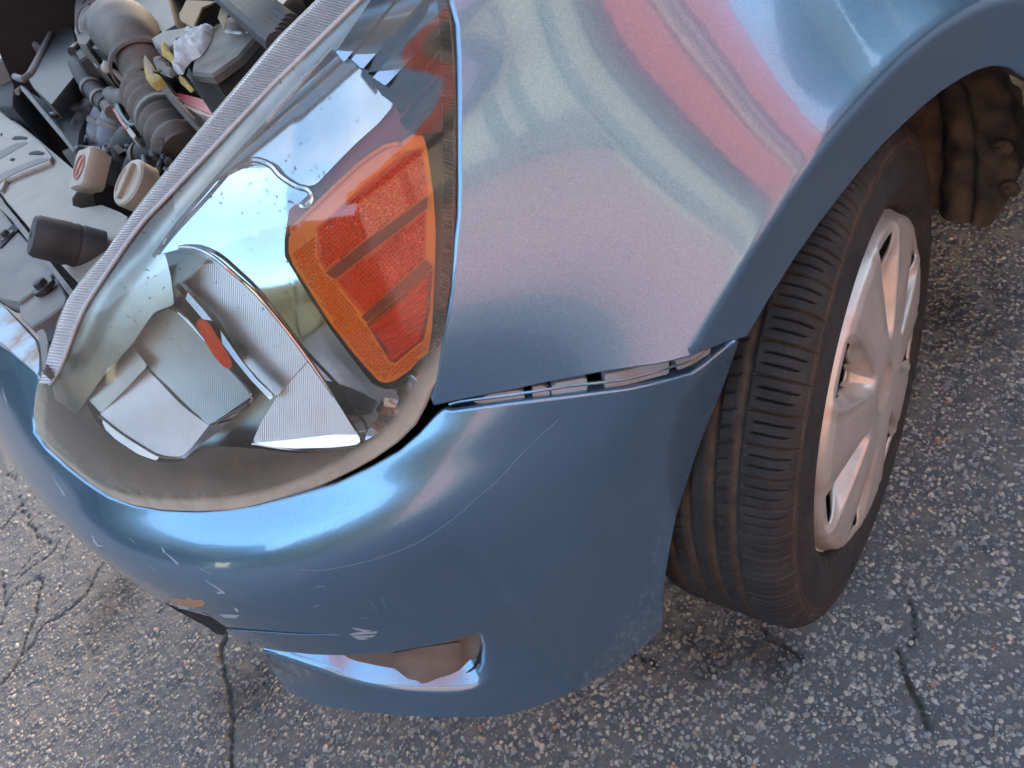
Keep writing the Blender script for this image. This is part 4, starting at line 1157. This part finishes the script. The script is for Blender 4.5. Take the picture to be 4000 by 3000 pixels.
FOGB = [(1340,2530),(1475,2520),(1565,2510),(1723,2480),(1885,2440),(1879,2472),(1872,2548),(1850,2603),(1814,2634),(1741,2647),(1678,2675),(1658,2685),(1633,2679),(1588,2648),(1542,2612),(1475,2600),(1389,2582),(1344,2562)]
def fog_fn(x, y):
    g = .030 - .012 * math.exp(-((x - 1650) / 110) ** 2) * sstep(y, 2545, 2660) + .010 * math.exp(-((x - 1835) / 35) ** 2) - .006 * sstep(x, 1850, 1880)
    return Hb(x, y, g)
def inner_b(name, poly, fn, mat, step, back):
    o = inner(name, poly, fn, mat, step, back, parent=bumper); return o
inner_b('fog_lamp_blank', FOGB, fog_fn, BROWNPL, 14, .03)
inner_b('fog_blank_face', [(1535,2552),(1640,2530),(1800,2508),(1806,2545),(1796,2598),(1740,2634),(1678,2664),(1650,2672),(1598,2640),(1552,2604)], lambda x, y: fog_fn(x, y) - ray(x, y) * (.004 + .004 * sstep(y, 2520, 2640)), BROWNPL, 10, .008)
inner_b('fog_blank_rim', [(1884,2462),(1896,2470),(1890,2560),(1866,2615),(1822,2645),(1745,2658),(1741,2649),(1814,2634),(1850,2603),(1872,2548)], lambda x, y: Hb(x, y, .024), BLACK, 9, .01)
inner_b('grille_opening_shade', [(628,2350),(669,2417),(768,2464),(872,2482),(905,2470),(846,2415),(735,2385)], lambda x, y: Hb(min(x, 1000), y, .05), M_('deep_black').set(Base_Color=(.003, .003, .003), Roughness=.9).m, 12, .02)  # near-black plate stands in for the shade inside the grille opening
bumper_line('grille_frame_edge', [(655,2408),(700,2434),(768,2461),(868,2477)], .0018, rusty('rusty_edge', (.05, .04, .035), (.16, .07, .04)), -.012, 30)

# scuffs: paint scraped down to white primer, one chip down to brown plastic (thin, raised curls of paint)
SCUFF = M_('scraped_primer').set(Base_Color=(.27, .31, .36), Roughness=.6).m
CHIP = M_('bare_brown_plastic').set(Base_Color=(.33, .19, .10), Roughness=.6).m
def chip(name, poly, mat, off=.0004):
    patch(name, body_bm, body_bm.uvs(resample(np.array(poly, float), step=5, closed=True)), .004, mat, bumper, off=off, rim=.0002, ret=.0003)
chip('paint_chip', [(662,2343),(690,2340),(725,2346),(733,2334),(755,2345),(790,2345),(803,2357),(790,2366),(760,2373),(742,2366),(700,2364),(684,2352)], CHIP)
for P in ([(1376,2452),(1425,2461),(1450,2463),(1425,2467),(1388,2459)], [(1368,2476),(1400,2470),(1475,2467),(1470,2473),(1410,2477),(1370,2481)], [(1378,2485),(1440,2483),(1468,2479),(1450,2489),(1385,2490)], [(1392,2494),(1420,2493),(1440,2496),(1410,2498)], [(860,2400),(935,2404),(920,2414),(870,2410)], [(692,2366),(740,2372),(735,2380),(700,2376)],
          [(804,2268),(876,2312),(880,2318),(850,2318),(848,2312),(868,2312)], [(915,2370),(934,2385),(930,2392),(918,2384)], [(360,2085),(372,2112),(384,2128),(405,2134),(380,2134),(366,2116)], [(632,2136),(645,2155),(640,2160)], [(645,2158),(700,2202),(694,2204)],
          [(205,1860),(258,1938),(252,1936)], [(8,1510),(32,1590),(38,1598),(20,1560)]):
    chip('paint_scuff', P, SCUFF)
gq = np.random.default_rng(21)
FAINT = M_('hairline_scratch').set(Base_Color=(.20, .25, .31), Roughness=.5).m
for k in range(8):
    x0, y0 = gq.uniform(250, 1500), 0; y0 = np.interp(x0, [250, 700, 1500], [1980, 2250, 2350]) + gq.uniform(-60, 130); a_ = gq.normal(.55, .5); L_ = gq.uniform(15, 70)
    bumper_line('hairline_scratch', [(x0, y0), (x0 + L_ * .5 * math.cos(a_), y0 + L_ * .5 * math.sin(a_) + gq.uniform(-3, 3)), (x0 + L_ * math.cos(a_), y0 + L_ * math.sin(a_))], gq.uniform(.00012, .00028), FAINT, -.0001, 10)
SCR = M_('fine_scratch').set(Base_Color=(.13, .17, .23), Roughness=.5).m
bumper_line('long_scratch', [(1172,2225),(1250,2228),(1360,2210),(1480,2180),(1620,2125),(1740,2050),(1860,1950),(1960,1860),(2060,1750),(2180,1640)], .0004, SCR, -.0003)

# ------------------------------------------------------------------ front end under the open bonnet
BEIGE = dusty('dusty_beige_panel', (.24, .21, .17), (.15, .12, .09), .6, .55, 18, bump=.08)
CREAM = dusty('aged_cream_plastic', (.34, .29, .225), (.21, .155, .11), .6, .5, 40)
RUBBER = dusty('dusty_black_rubber', (.016, .015, .015), (.06, .052, .045), .55, .7, 60)
DUSTB = dusty('dusty_brown_plastic', (.055, .047, .041), (.16, .13, .105), .85, .7, 22)
GREYBLUE = dusty('grey_blue_hose', (.09, .11, .135), (.20, .18, .16), .4, .55, 40)
def plate(name, pts, z, th, mat, parent=car, bevel=.002, sm=True):
    P = np.array([at_z(x, y, z) for x, y in pts]); P = P if not sm else P
    b = MB(); b.prism(P, (0, 0, -th), bevel); return b.build(name, mat, parent)
bay = MB(); 
bay.grid(np.array([[(-.45, -.75, .40), (-.45, .62, .40)], [(.60, -.75, .40), (.60, .62, .40)]]))
bay.grid(np.array([[(-.45, -.75, .40), (-.45, .62, .40)], [(-.45, -.75, 1.02), (-.45, .62, 1.02)]]))
bay.grid(np.array([[(-.45, .60, .40), (.55, .52, .40)], [(-.45, .60, .90), (.30, .50, .80)]]))
bay.grid(np.array([[(-.45, -.78, .40), (.58, -.70, .40)], [(-.45, -.78, .96), (.40, -.60, .95)]]))
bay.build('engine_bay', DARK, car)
support = plate('radiator_support', [(-260,205),(-80,355),(0,425),(150,545),(298,669),(308,740),(283,775),(286,805),(320,815),(400,802),(470,830),(500,848),(482,905),(415,1010),(378,1050),(324,1110),(307,1105),(180,965),(95,868),(27,790),(0,752),(-120,640),(-260,520)], .775, .03, BEIGE)
plate('support_pad', [(-250,215),(-80,363),(0,433),(175,575),(203,612),(196,634),(120,664),(60,688),(22,704),(12,728),(4,744),(-120,630),(-250,512)], .781, .006, BEIGE, support, .003)
for P in ([(45,541),(60,531),(85,531),(106,536),(98,543),(75,541),(55,544)], [(110,601),(122,592),(150,588),(172,596),(160,602),(135,601)], [(0,523),(6,518),(8,524),(2,530)], [(36,624),(46,616),(56,618),(48,626)]):
    plate('support_slot', P, .7825, .004, DARK, support, 0)
for P in ([(-60,625),(0,588),(60,560),(98,552),(108,558),(60,585),(0,620),(-60,655)], [(-60,715),(0,680),(60,652),(150,618),(190,615),(196,622),(120,650),(50,680),(0,712),(-20,735)]):
    plate('support_channel', P, .7818, .004, GREYPL, support, .0005)
plate('grille_seal', [(-160,600),(-60,712),(0,772),(95,888),(215,1048),(296,1150),(282,1170),(190,1045),(75,897),(0,802),(-60,742),(-160,640)], .772, .02, GREYPL)
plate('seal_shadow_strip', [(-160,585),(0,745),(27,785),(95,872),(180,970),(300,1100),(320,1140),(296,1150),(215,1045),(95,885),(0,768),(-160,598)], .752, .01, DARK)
gc = plate('grille_cover', [(-160,700),(-60,752),(0,812),(75,905),(215,1062),(140,1130),(72,1180),(0,1165),(-160,1060)], .764, .02, GREYPL)
plate('grille_cover_tab', [(215,1066),(262,1162),(255,1185),(190,1235),(122,1278),(98,1258),(76,1240),(72,1188),(140,1135)], .760, .02, GREYPL, gc)
plate('grille_cover_notch', [(0,925),(58,868),(74,892),(0,968)], .766, .004, DARK, gc, 0)
for (x, y, r) in ((170, 1118, .0085), (30, 922, .006)):
    c = at_z(x, y, .766); b = MB(); b.lathe(c, (.1, 0, 1), [(-.003, r * 1.5), (.0015, r * 1.5), (.002, r * .85), (.007, r * .8), (.008, r * .6)], 6 if r > .007 else 16, True); b.build('cover_bolt', BLACK, gc)
plate('bumper_shelf', [(-160,1090),(0,1180),(72,1250),(140,1330),(156,1385),(154,1450),(148,1464),(90,1413),(0,1341),(-160,1240)], .752, .012, rusty('rusty_blue_shelf', (.30, .40, .47), (.22, .12, .06), .9), bumper)
plate('shelf_bracket', [(143,1292),(165,1280),(182,1300),(195,1330),(178,1440),(165,1455),(152,1360)], .765, .01, GREYPL, bumper)
plate('bracket_hole', [(180,1295),(205,1275),(222,1285),(210,1325),(190,1335)], .768, .006, DARK, bumper, 0)
# rubber stop
c = at_z(353, 972, .778); ax = np.array([.62, -.05, .78])
b = MB(); b.lathe(c, ax, [(-.01,.021),(.008,.0215),(.011,.0205),(.014,.0215),(.018,.0205),(.021,.0215),(.046,.0205),(.050,.0185),(.0505,.004),(.0495,.0035),(.0495,.0005)], 28); b.build('rubber_stop', RUBBER, support)
plate('stop_foot', [(340,975),(368,970),(366,982),(350,990)], .781, .006, RUBBER, support)
# radiator cap with two ears, filler cap
c = at_z(352, 668, .80); ax = np.array([.55, .05, .83]); ax /= np.linalg.norm(ax)
a_ = np.cross(ax, [0.2, 1, 0]); a_ /= np.linalg.norm(a_); b_ = np.cross(ax, a_)
rimr = []
for h, sc_ in ((-.012, .9), (0, 1.0), (.008, 1.0), (.011, .93)):
    t = np.linspace(0, 2 * math.pi, 48, endpoint=False); r = (.0235 + .0075 * np.cos(t * 2 + .6) ** 4 * np.sign(1)) * sc_
    rimr.append(c + ax * h + r[:, None] * (np.cos(t)[:, None] * a_ + np.sin(t)[:, None] * b_))
b = MB(); b.grid(np.array(rimr), closed_v=True); b.F.append(tuple(range(144, 192)))
radcap = b.build('radiator_cap', CREAM, support)
b = MB(); b.lathe(c, ax, [(.0112,.0150),(.0125,.0145),(.0125,.013),(.0116,.0125)], 36, False)
b.build('cap_ring', M_('cap_print_red').set(Base_Color=(.30, .10, .07), Roughness=.6).m, radcap)
b = MB(); b.box(c + ax * .012, a_ * .010, b_ * .0022, ax * .0008); b.build('cap_mark', M_('cap_mark_red').set(Base_Color=(.34, .14, .10), Roughness=.6).m, radcap)
c = at_z(528, 725, .81); ax = np.array([.45, .1, .88])
b = MB(); b.lathe(c, ax, [(-.05,.019),(-.012,.019),(-.010,.024),(.006,.0245),(.008,.023),(.009,.019),(.0075,.0185),(.0075,.0005)], 36); fc = b.build('filler_cap', CREAM, support)
ax /= np.linalg.norm(ax); u_ = np.cross(ax, [0, 1, .3]); u_ /= np.linalg.norm(u_)
b = MB(); b.box(c + ax * .0095, u_ * .018, np.cross(ax, u_) * .003, ax * .003, .001); b.build('cap_grip', CREAM, fc)

# ------------------------------------------------------------------ engine bay contents
def tube_px(name, pts, r, mat, n=40, seg=14, parent=car, bell=0, cap=True):
    """pts: (px, py, z)"""
    X = smooth_curve(np.array([at_z(x, y, z) for x, y, z in pts]), n); rr_ = np.full(n, r) if np.isscalar(r) else np.interp(np.linspace(0, 1, n), np.linspace(0, 1, len(r)), r)
    if bell: rr_ = rr_ * (1 + .13 * np.sin(np.linspace(0, bell * 2 * math.pi, n)))
    b = MB(); b.tube(X, rr_, seg, cap); return b.build(name, mat, parent)
airbox = plate('air_filter_box', [(308,-60),(450,-80),(438,0),(405,75),(380,120),(335,180),(305,178),(285,130),(277,75),(290,20)], .875, .12, DUSTB, car, .012)
for k in range(5):
    x = 318 + k * 24
    plate('vent_slot', [(x,16),(x + 10,-14),(x + 15,-10),(x + 5,18)], .877, .003, DARK, airbox, 0)
plate('air_box_lid', [(440,-60),(640,-80),(690,100),(640,130),(560,80),(480,60),(415,70)], .865, .10, BLACK, airbox, .01)
duct = tube_px('intake_elbow', [(385,120,.862),(430,105,.866),(485,120,.872),(530,175,.866),(555,235,.852),(575,290,.838),(598,345,.825)], [.026,.030,.038,.041,.040,.032,.027], DUSTB, 50, 22)
for (x, y, z, R_, d_) in ((412, 112, .865, .036, (.2, .8, .1)), (565, 262, .845, .037, (.3, .8, -.35)), (592, 335, .828, .030, (.3, .8, -.4))):
    b = MB(); b.lathe(at_z(x, y, z), d_, [(-.006, R_), (-.004, R_ * 1.08), (.004, R_ * 1.08), (.006, R_)], 30, False); b.build('elbow_collar', DUSTB, duct)
tube_px('bellows_hose', [(570,365,.825),(610,430,.815),(650,490,.805),(690,550,.795),(725,600,.785)], .027, DUSTB, 90, 22, bell=7)
tube_px('intake_snorkel', [(560,330,.835),(610,335,.83),(650,300,.83),(690,280,.83)], .014, BLACK)
shroud = plate('fan_shroud', [(300,-40),(250,40),(200,140),(150,235),(120,290),(105,305),(130,345),(200,410),(290,300),(300,180),(280,90)], .84, .02, BLACK, car, .004)
tube_px('shroud_edge', [(300,-40,.845),(245,40,.845),(195,140,.843),(140,250,.842),(108,302,.842),(85,308,.842),(60,300,.842)], .0055, GREYPL, parent=shroud)
tube_px('shroud_edge', [(66,362,.83),(85,345,.83),(100,355,.828),(180,450,.812),(260,545,.795),(300,595,.785)], .0042, GREYPL, parent=shroud)
plate('shroud_wall', [(100,350),(200,410),(300,330),(350,420),(310,520),(300,590),(200,470)], .80, .02, DARK, shroud)
tube_px('shroud_stay', [(315,270,.835),(270,350,.822),(225,440,.81),(205,450,.808)], .005, BLACK, parent=shroud)
plate('motor_bracket', [(280,440),(310,470),(300,560),(275,545),(250,505)], .785, .02, GREYPL, shroud)
mount = plate('engine_mount_bracket', [(-60,95),(0,140),(45,150),(62,190),(40,225),(0,230),(-60,260)], .84, .06, GREYPL, car, .006)
plate('mount_debris', [(20,90),(100,20),(108,30),(40,95)], .86, .01, DUSTB, mount)
plate('engine_cover', [(-120,200),(0,240),(70,230),(120,280),(60,300),(50,420),(0,420),(-120,330)], .80, .08, DARK, car, .01)
tube_px('cam_pipe', [(90,150,.84),(130,165,.84),(150,190,.84)], .007, GREYPL)
# loom, sensors, small pipes
tube_px('vacuum_hose', [(305,250,.845),(325,290,.838),(360,345,.825),(400,390,.815),(425,415,.81)], .0135, RUBBER)
tube_px('sensor_bracket', [(285,205,.86),(310,185,.86),(350,165,.86),(375,170,.86)], .008, BLACK)
plate('relay_cover', [(340,160),(365,135),(400,150),(395,195),(350,190)], .868, .04, BLACK, car, .004)
plate('relay_cover', [(290,200),(345,170),(375,200),(310,235)], .86, .03, RUBBER, car, .004)
for (x, y) in ((397, 250), (425, 268), (432, 250)):
    b = MB(); b.lathe(at_z(x, y, .845), (.3, .6, .5), [(-.006,.006),(0,.0075),(.006,.0075),(.008,.005),(.010,.0015)], 14); b.build('hose_fitting', CREAM, car)
tube_px('rusty_bracket', [(440,280,.84),(470,300,.838),(500,325,.834),(512,345,.83)], .005, RUST)
tube_px('short_hose', [(440,378,.815),(470,388,.815),(510,380,.816),(545,365,.818)], .0135, DUSTB)
tube_px('coolant_hose', [(425,440,.80),(405,490,.79),(400,540,.78),(425,600,.765)], .019, GREYBLUE)
tube_px('coolant_hose', [(462,450,.80),(445,500,.79),(440,550,.78),(455,610,.765)], .019, GREYBLUE)
tube_px('radiator_hose', [(620,480,.80),(560,520,.795),(510,560,.785),(470,620,.775),(450,680,.77)], .020, RUBBER)
tube_px('radiator_hose', [(700,560,.79),(640,580,.785),(580,620,.775),(550,680,.765),(545,720,.76)], .021, RUBBER)
tube_px('engine_loom', [(390,410,.81),(340,450,.80),(315,500,.79),(320,560,.78),(345,620,.77)], .013, RUBBER)
tube_px('engine_loom', [(300,420,.80),(360,405,.808),(420,415,.812),(440,440,.81)], .009, DUSTB)
tube_px('silver_pipe', [(545,500,.81),(575,478,.812),(610,455,.812)], .007, CREAM)
WG = M_('green_wire').set(Base_Color=(.02, .10, .075), Roughness=.4).m; WR = M_('pink_wire').set(Base_Color=(.35, .09, .09), Roughness=.4).m
tube_px('green_wire', [(448,405,.815),(470,450,.812),(500,485,.81),(535,480,.81),(560,430,.812),(565,400,.815)], .0022, WG, seg=8)
tube_px('green_wire', [(455,400,.816),(480,455,.814),(510,488,.812),(545,478,.812),(575,440,.814)], .0022, WG, seg=8)
tube_px('pink_wire', [(428,402,.815),(455,440,.812),(475,475,.812),(500,505,.812)], .0024, WR, seg=8)
plate('wire_connector', [(483,492),(500,488),(532,530),(525,542),(508,532)], .813, .012, CREAM, car, .002)
tube_px('dip_rod', [(640,345,.835),(690,405,.825),(740,460,.815),(800,525,.80)], .0042, DUSTB)
for P, z in (([(330,560),(360,545),(380,600),(350,640)], .74), ([(240,590),(300,560),(340,640),(290,660)], .75), ([(640,620),(700,600),(720,680),(650,700)], .70)):
    plate('engine_bracket', P, z, .04, DUSTB, car, .003)
# battery with corroded terminal
battery = plate('battery', [(715,275),(742,302),(838,310),(935,240),(1030,140),(1075,70),(1010,20),(900,60),(800,120),(735,200)], .882, .17, dusty('dusty_battery_case', (.012, .012, .013), (.14, .12, .10), .5, .6, 14), car, .006)
plate('battery_lid', [(745,285),(828,292),(930,220),(1015,125),(1005,60),(900,85),(810,135),(755,210)], .888, .008, dusty('dusty_battery_lid', (.04, .036, .033), (.21, .175, .14), .8, .7, 18), battery, .003)
WHITE = dusty('white_battery_corrosion', (.50, .51, .50), (.28, .28, .26), .8, .95, 60, bump=.8)
YEL = dusty('yellow_corrosion', (.42, .30, .07), (.20, .13, .05), .8, .95, 60, bump=.8)
def crust(name, poly, z, amp, mat, seed, parent):
    """powdery crust: a rough heap that thins out to its edge"""
    P = resample(np.array(poly, float), step=5, closed=True); V2, F = cdt(P, 5.0); ed = dist_poly(P, V2)
    X = np.array([at_z(x, y, z) for x, y in V2])
    h = np.clip(ed / 22, 0, 1) ** .6 * amp * .6 * (.35 + .8 * vnoise(X[:, 0], X[:, 1], 90, seed) + .7 * vnoise(X[:, 0], X[:, 1], 260, seed + 1))
    X[:, 2] += h - .0015 * (ed < .5)
    F = [f if np.cross(X[f[1]] - X[f[0]], X[f[2]] - X[f[0]])[2] > 0 else f[::-1] for f in F]
    return mesh(name, X, F, mat, parent, smooth=True)
crust('terminal_corrosion', [(690,285),(672,262),(690,230),(682,200),(700,170),(735,150),(770,128),(800,112),(830,110),(822,150),(800,190),(780,215),(745,232),(720,262),(712,285)], .890, .012, WHITE, 1, battery)
crust('terminal_corrosion', [(712,110),(745,98),(770,108),(738,118)], .892, .006, WHITE, 5, battery)
crust('terminal_corrosion', [(780,102),(810,92),(832,100),(820,112),(795,112)], .892, .006, WHITE, 7, battery)
crust('terminal_corrosion', [(860,122),(905,112),(950,124),(1000,118),(985,128),(930,134),(885,130)], .8885, .003, WHITE, 9, battery)
crust('yellow_crust', [(640,160),(655,175),(662,200),(690,225),(700,250),(680,255),(655,230),(632,215),(628,190)], .887, .009, YEL, 11, battery)
crust('yellow_crust', [(700,292),(722,300),(738,322),(755,345),(742,356),(722,338),(700,318)], .884, .008, YEL, 13, battery)
crust('dirt_crust', [(598,240),(640,225),(668,262),(690,280),(668,300),(640,290),(612,275)], .880, .010, DUSTB, 15, battery)
plate('battery_clamp', [(590,150),(640,120),(700,110),(760,95),(770,110),(690,150),(670,180),(650,190),(600,175)], .885, .012, GREYPL, battery, .003)
plate('cable_lug', [(560,250),(600,275),(630,300),(590,320),(565,300)], .868, .010, YEL, battery, .002)
plate('battery_label', [(682,360),(760,378),(862,408),(835,452),(780,430),(722,405)], .815, .02, M_('red_battery_label').set(Base_Color=(.42, .025, .03), Roughness=.45).m, battery, .001)
plate('label_border', [(676,362),(684,362),(722,407),(780,432),(835,454),(830,462),(770,442),(712,412)], .8155, .02, CREAM, battery, .0005)
plate('battery_tray', [(640,400),(682,365),(722,410),(840,455),(800,520),(760,490),(700,470)], .79, .03, BLACK, car, .003)
# bonnet-gap straps, dry litter
b = MB()
for k in range(5):
    o1, o2 = np.array([838 + 27 * k, -40 - 2 * k]), np.array([1085 + 13 * k, 172 - 18 * k])
    X = smooth_curve(np.array([at_z(*o1, .905), at_z(*(o1 * .5 + o2 * .5), .912), at_z(*o2, .905)]), 20); b.tube(X, .0085, 10)
    b.build('black_cable', RUBBER, car); b = MB()
STRAW = dusty('dry_leaf', (.30, .21, .12), (.16, .11, .07), .6, .8, 50, bump=.4)
for k, P in enumerate(([(700,55),(740,20),(800,-10),(850,5),(800,50),(740,85),(705,80)], [(850,70),(880,35),(925,30),(950,60),(900,75),(860,90)], [(560,240),(580,235),(600,262),(630,270),(610,300),(590,300),(575,275)], [(945,70),(985,60),(990,90),(960,100)])):
    Pq = np.array([at_z(x, y, .90) for x, y in P]); Pq[:, 2] += .006 * np.sin(np.arange(len(P)) * 2.1)
    b = MB(); b.prism(Pq, (0, 0, -.0015), 0); tag(b.build('dry_leaf', STRAW, None), ['broad dry tan leaf lying behind the battery at the top edge', 'small dry leaf beside the black cables', 'curled brown leaf on the intake elbow by the yellow crust', 'tiny dry leaf near the end of the black cables'][k], 'leaf', 'dry leaves in the engine bay')
plate('bay_beam', [(900,140),(1000,60),(1130,-60),(1160,-40),(1030,100),(960,170)], .87, .03, BLACK, car, .003)

# clamps, bolts and extra wiring: the small stuff of an old engine bay
def ring_px(p0, p1, r, name='hose_clamp', mat=None):
    A, B = at_z(*p0), at_z(*p1); b = MB(); b.lathe(A, B - A, [(-.004, r), (-.0035, r * 1.05), (.0035, r * 1.05), (.004, r)], 22, False); return b.build(name, mat or GREYPL, car)
for p0, p1, r in (((470,620,.775),(510,560,.785),.0215), ((580,620,.775),(640,580,.785),.0222), ((405,490,.79),(425,440,.80),.0202), ((445,500,.79),(462,450,.80),.0202), ((360,345,.825),(325,290,.838),.0145), ((400,390,.815),(360,345,.825),.0145), ((640,470,.81),(610,430,.815),.029)):
    ring_px(p0, p1, r)
gq = np.random.default_rng(4)
for k in range(16):
    x0, y0 = gq.uniform(330, 640), gq.uniform(390, 600); pts = [(x0, y0, gq.uniform(.78, .81))]
    for _ in range(4):
        x0 += gq.uniform(-70, 70); y0 += gq.uniform(-20, 60); pts.append((min(max(x0, 300), 660), min(y0, 700), gq.uniform(.765, .80)))
    tube_px('engine_wire', pts, gq.uniform(.0018, .0045), (RUBBER, BLACK, DUSTB, GREYBLUE)[k % 4], 30, 8)
for k in range(14):
    x0, y0 = gq.uniform(330, 650), gq.uniform(400, 640)
    c = at_z(x0, y0, gq.uniform(.76, .79)); b = MB(); b.lathe(c, gq.normal(0, .4, 3) + [0, 0, 1], [(-.004, .008), (.001, .008), (.0015, .0055), (.006, .0052), (.0065, .003)], 6); b.build('engine_bolt', GREYPL if k % 2 else BLACK, car)
for k in range(7):
    x0, y0 = gq.uniform(350, 620), gq.uniform(440, 640); c = at_z(x0, y0, gq.uniform(.75, .775)); q = gq.normal(0, 1, (2, 3)); q[1] -= q[0] * (q[0] @ q[1]) / (q[0] @ q[0]); q /= np.linalg.norm(q, axis=1)[:, None]
    b = MB(); b.box(c, q[0] * gq.uniform(.008, .02), q[1] * gq.uniform(.006, .014), np.cross(*q) * gq.uniform(.005, .012), .0015); b.build('wire_plug', (BLACK, DUSTB, GREYPL)[k % 3], car)

# ------------------------------------------------------------------ rest of the car: shell, cabin, bonnet standing open
def loft(name, secs, mat, angle=30):
    b = MB(); b.grid(np.array(secs, float)); return b.build(name, mat, car, angle=angle)
def side(x, s, top=.93, wid=.855, ti=.79):
    return [(x, s * .80, .20), (x, s * (wid - .01), .30), (x, s * wid, .55), (x, s * (wid - .012), .74), (x, s * (ti + .02), top - .06), (x, s * ti, top), (x, s * (ti - .12), top + .035)]
for s in (1, -1):
    xs = (-.665, -1.2, -2.0, -2.8, -3.3, -3.55) if s > 0 else (.35, .1, -.4, -.665, -1.2, -2.0, -2.8, -3.3, -3.55)
    loft('body_side', [side(x, s, .955 + .02 * (x < -1), .857 - (.10 if x > .3 else .02 if x > 0 or x < -3.2 else 0), .76 if x < -.6 else .70) for x in xs], PAINT)
loft('body_rear', [[(-3.55, y, z) for z in (.2, .5, .8, .98)] for y in (-.83, 0, .83)], PAINT)
roof = []
for x, h, wd in ((-.55, 1.0, .70), (-.95, 1.25, .62), (-1.35, 1.46, .55), (-2.0, 1.52, .54), (-2.8, 1.47, .53), (-3.35, 1.28, .56), (-3.55, .98, .66)):
    roof.append([(x, y * wd, h + .03 * (1 - abs(y) ** 2) - .02) for y in np.linspace(-1, 1, 9)])
GLASS = M_('dark_window_glass').set(Base_Color=(.01, .012, .014), Roughness=.04).m
loft('windscreen', roof[:3], GLASS); loft('roof', roof[2:5], PAINT); loft('rear_window', roof[4:], GLASS)
for s in (1, -1):
    loft('side_window', [[(x, s * .755, .985), (x if x < -.6 else x, s * wd, h)] for x, h, wd in ((-.58, 1.0, .72), (-.95, 1.24, .63), (-1.35, 1.45, .56), (-2.0, 1.51, .55), (-2.8, 1.46, .54), (-3.3, 1.28, .57), (-3.5, 1.0, .66))], GLASS)
hb = []
for t in np.linspace(0, 1, 8):
    hb.append([(-.40 + 1.0 * t * math.cos(1.12) + .03 * math.sin(t * 3), y * (.70 - .10 * t), 1.01 + 1.0 * t * math.sin(1.12) + .05 * (1 - y * y)) for y in np.linspace(-1, 1, 13)])
hood = loft('bonnet', hb, PAINT)
so = hood.modifiers.new('thickness', 'SOLIDIFY'); so.thickness = .03

# ------------------------------------------------------------------ what stands across the lot (seen mirrored in the paint)
def bmat(name, c, rough=.8):
    m = M_(name); m.base(m.mix(m.noise(2.5, 5), c, tuple(x * .8 for x in c))).set(Roughness=rough); return m.m
ROSE, CREAMW, REDF, GREYF = bmat('rose_brick', (.46, .27, .28)), bmat('cream_stucco', (.50, .48, .43)), bmat('red_fascia', (.60, .13, .115)), bmat('grey_trim', (.20, .215, .24))
shop = tag(empty('storefront', (0, 6.0, 0)), 'cream and red storefront across the lot, mirrored in the fender paint', 'building')
def bx(name, x0, x1, y0, y1, z0, z1, mat, parent=shop):
    b = MB(); b.box(((x0 + x1) / 2, (y0 + y1) / 2, (z0 + z1) / 2), ((x1 - x0) / 2, 0, 0), (0, (y1 - y0) / 2, 0), (0, 0, (z1 - z0) / 2)); return b.build(name, mat, parent, smooth=False)
wall = bx('wall', -3.0, 9, 6.0, 12, 0, 4.6, CREAMW)
bx('plinth', -3.1, 9.1, 5.85, 6.0, 0, .70, GREYF)
bx('brick_base', .25, 8.9, 5.88, 6.0, .70, 2.45, ROSE)
bx('brick_sill', .15, 9.0, 5.82, 6.0, 2.45, 2.75, GREYF)
for x0, x1, z1 in ((-.95, -.72, 4.3), (-.20, .02, 4.3), (.9, 1.15, 4.1), (1.6, 2.0, 4.1), (3.2, 3.6, 4.1), (5.2, 5.6, 4.1)):
    bx('window_frame', x0, x1, 5.9, 6.0, 2.75 if x0 > .2 else 1.5, z1, GREYF)
bx('pilaster', -1.72, -1.08, 5.6, 6.0, 1.9, 4.7, REDF); bx('pilaster', -2.78, -2.22, 5.6, 6.0, 1.7, 4.9, REDF)
bx('pilaster_foot', -1.72, -1.08, 5.62, 6.0, .0, 1.9, ROSE); bx('pilaster_foot', -2.78, -2.22, 5.62, 6.0, .0, 1.7, ROSE)
bx('cream_trim', -1.93, -1.84, 5.7, 6.0, 1.6, 4.6, CREAMW); bx('grey_strip', -2.08, -1.93, 5.75, 6.0, 1.2, 4.6, GREYF); bx('cream_trim', -2.17, -2.08, 5.7, 6.0, 1.6, 4.6, CREAMW)
bx('canopy', -3.2, 9.1, 5.5, 6.0, 4.35, 4.6, GREYF)
for k in range(20):
    bx('roof_tile', -3.2 + .62 * k, -2.62 + .62 * k, 5.6, 6.2, 4.6, 5.05 + .06 * (k % 3), REDF)
# unseen ring of trees added to block the bright low sky
TREE = bmat('dark_foliage', (.045, .055, .03))
g = np.random.default_rng(9); b = MB()
for k in range(260):
    a = g.uniform(0, 2 * math.pi)
    if abs(((a - math.pi / 2 + math.pi) % (2 * math.pi)) - math.pi) < .5: continue
    if abs(((a - math.radians(90 - SUN_AZ) + math.pi) % (2 * math.pi)) - math.pi) < .55: continue  # gap left in the ring so the low sun reaches the storefront
    R_ = g.uniform(24, 31); c = np.array([R_ * math.cos(a), R_ * math.sin(a), g.uniform(1.0, 6.0)])
    b.add(ico * (1 + .4 * (g.random((12, 1)) - .5)) * g.uniform(2.2, 4.0) + c, icf)
blocker = b.build('sky_blocker_trees', TREE, None, smooth=False); tag(blocker, 'unseen ring of dark trees added to dim the low sky', 'trees', kind='stuff')
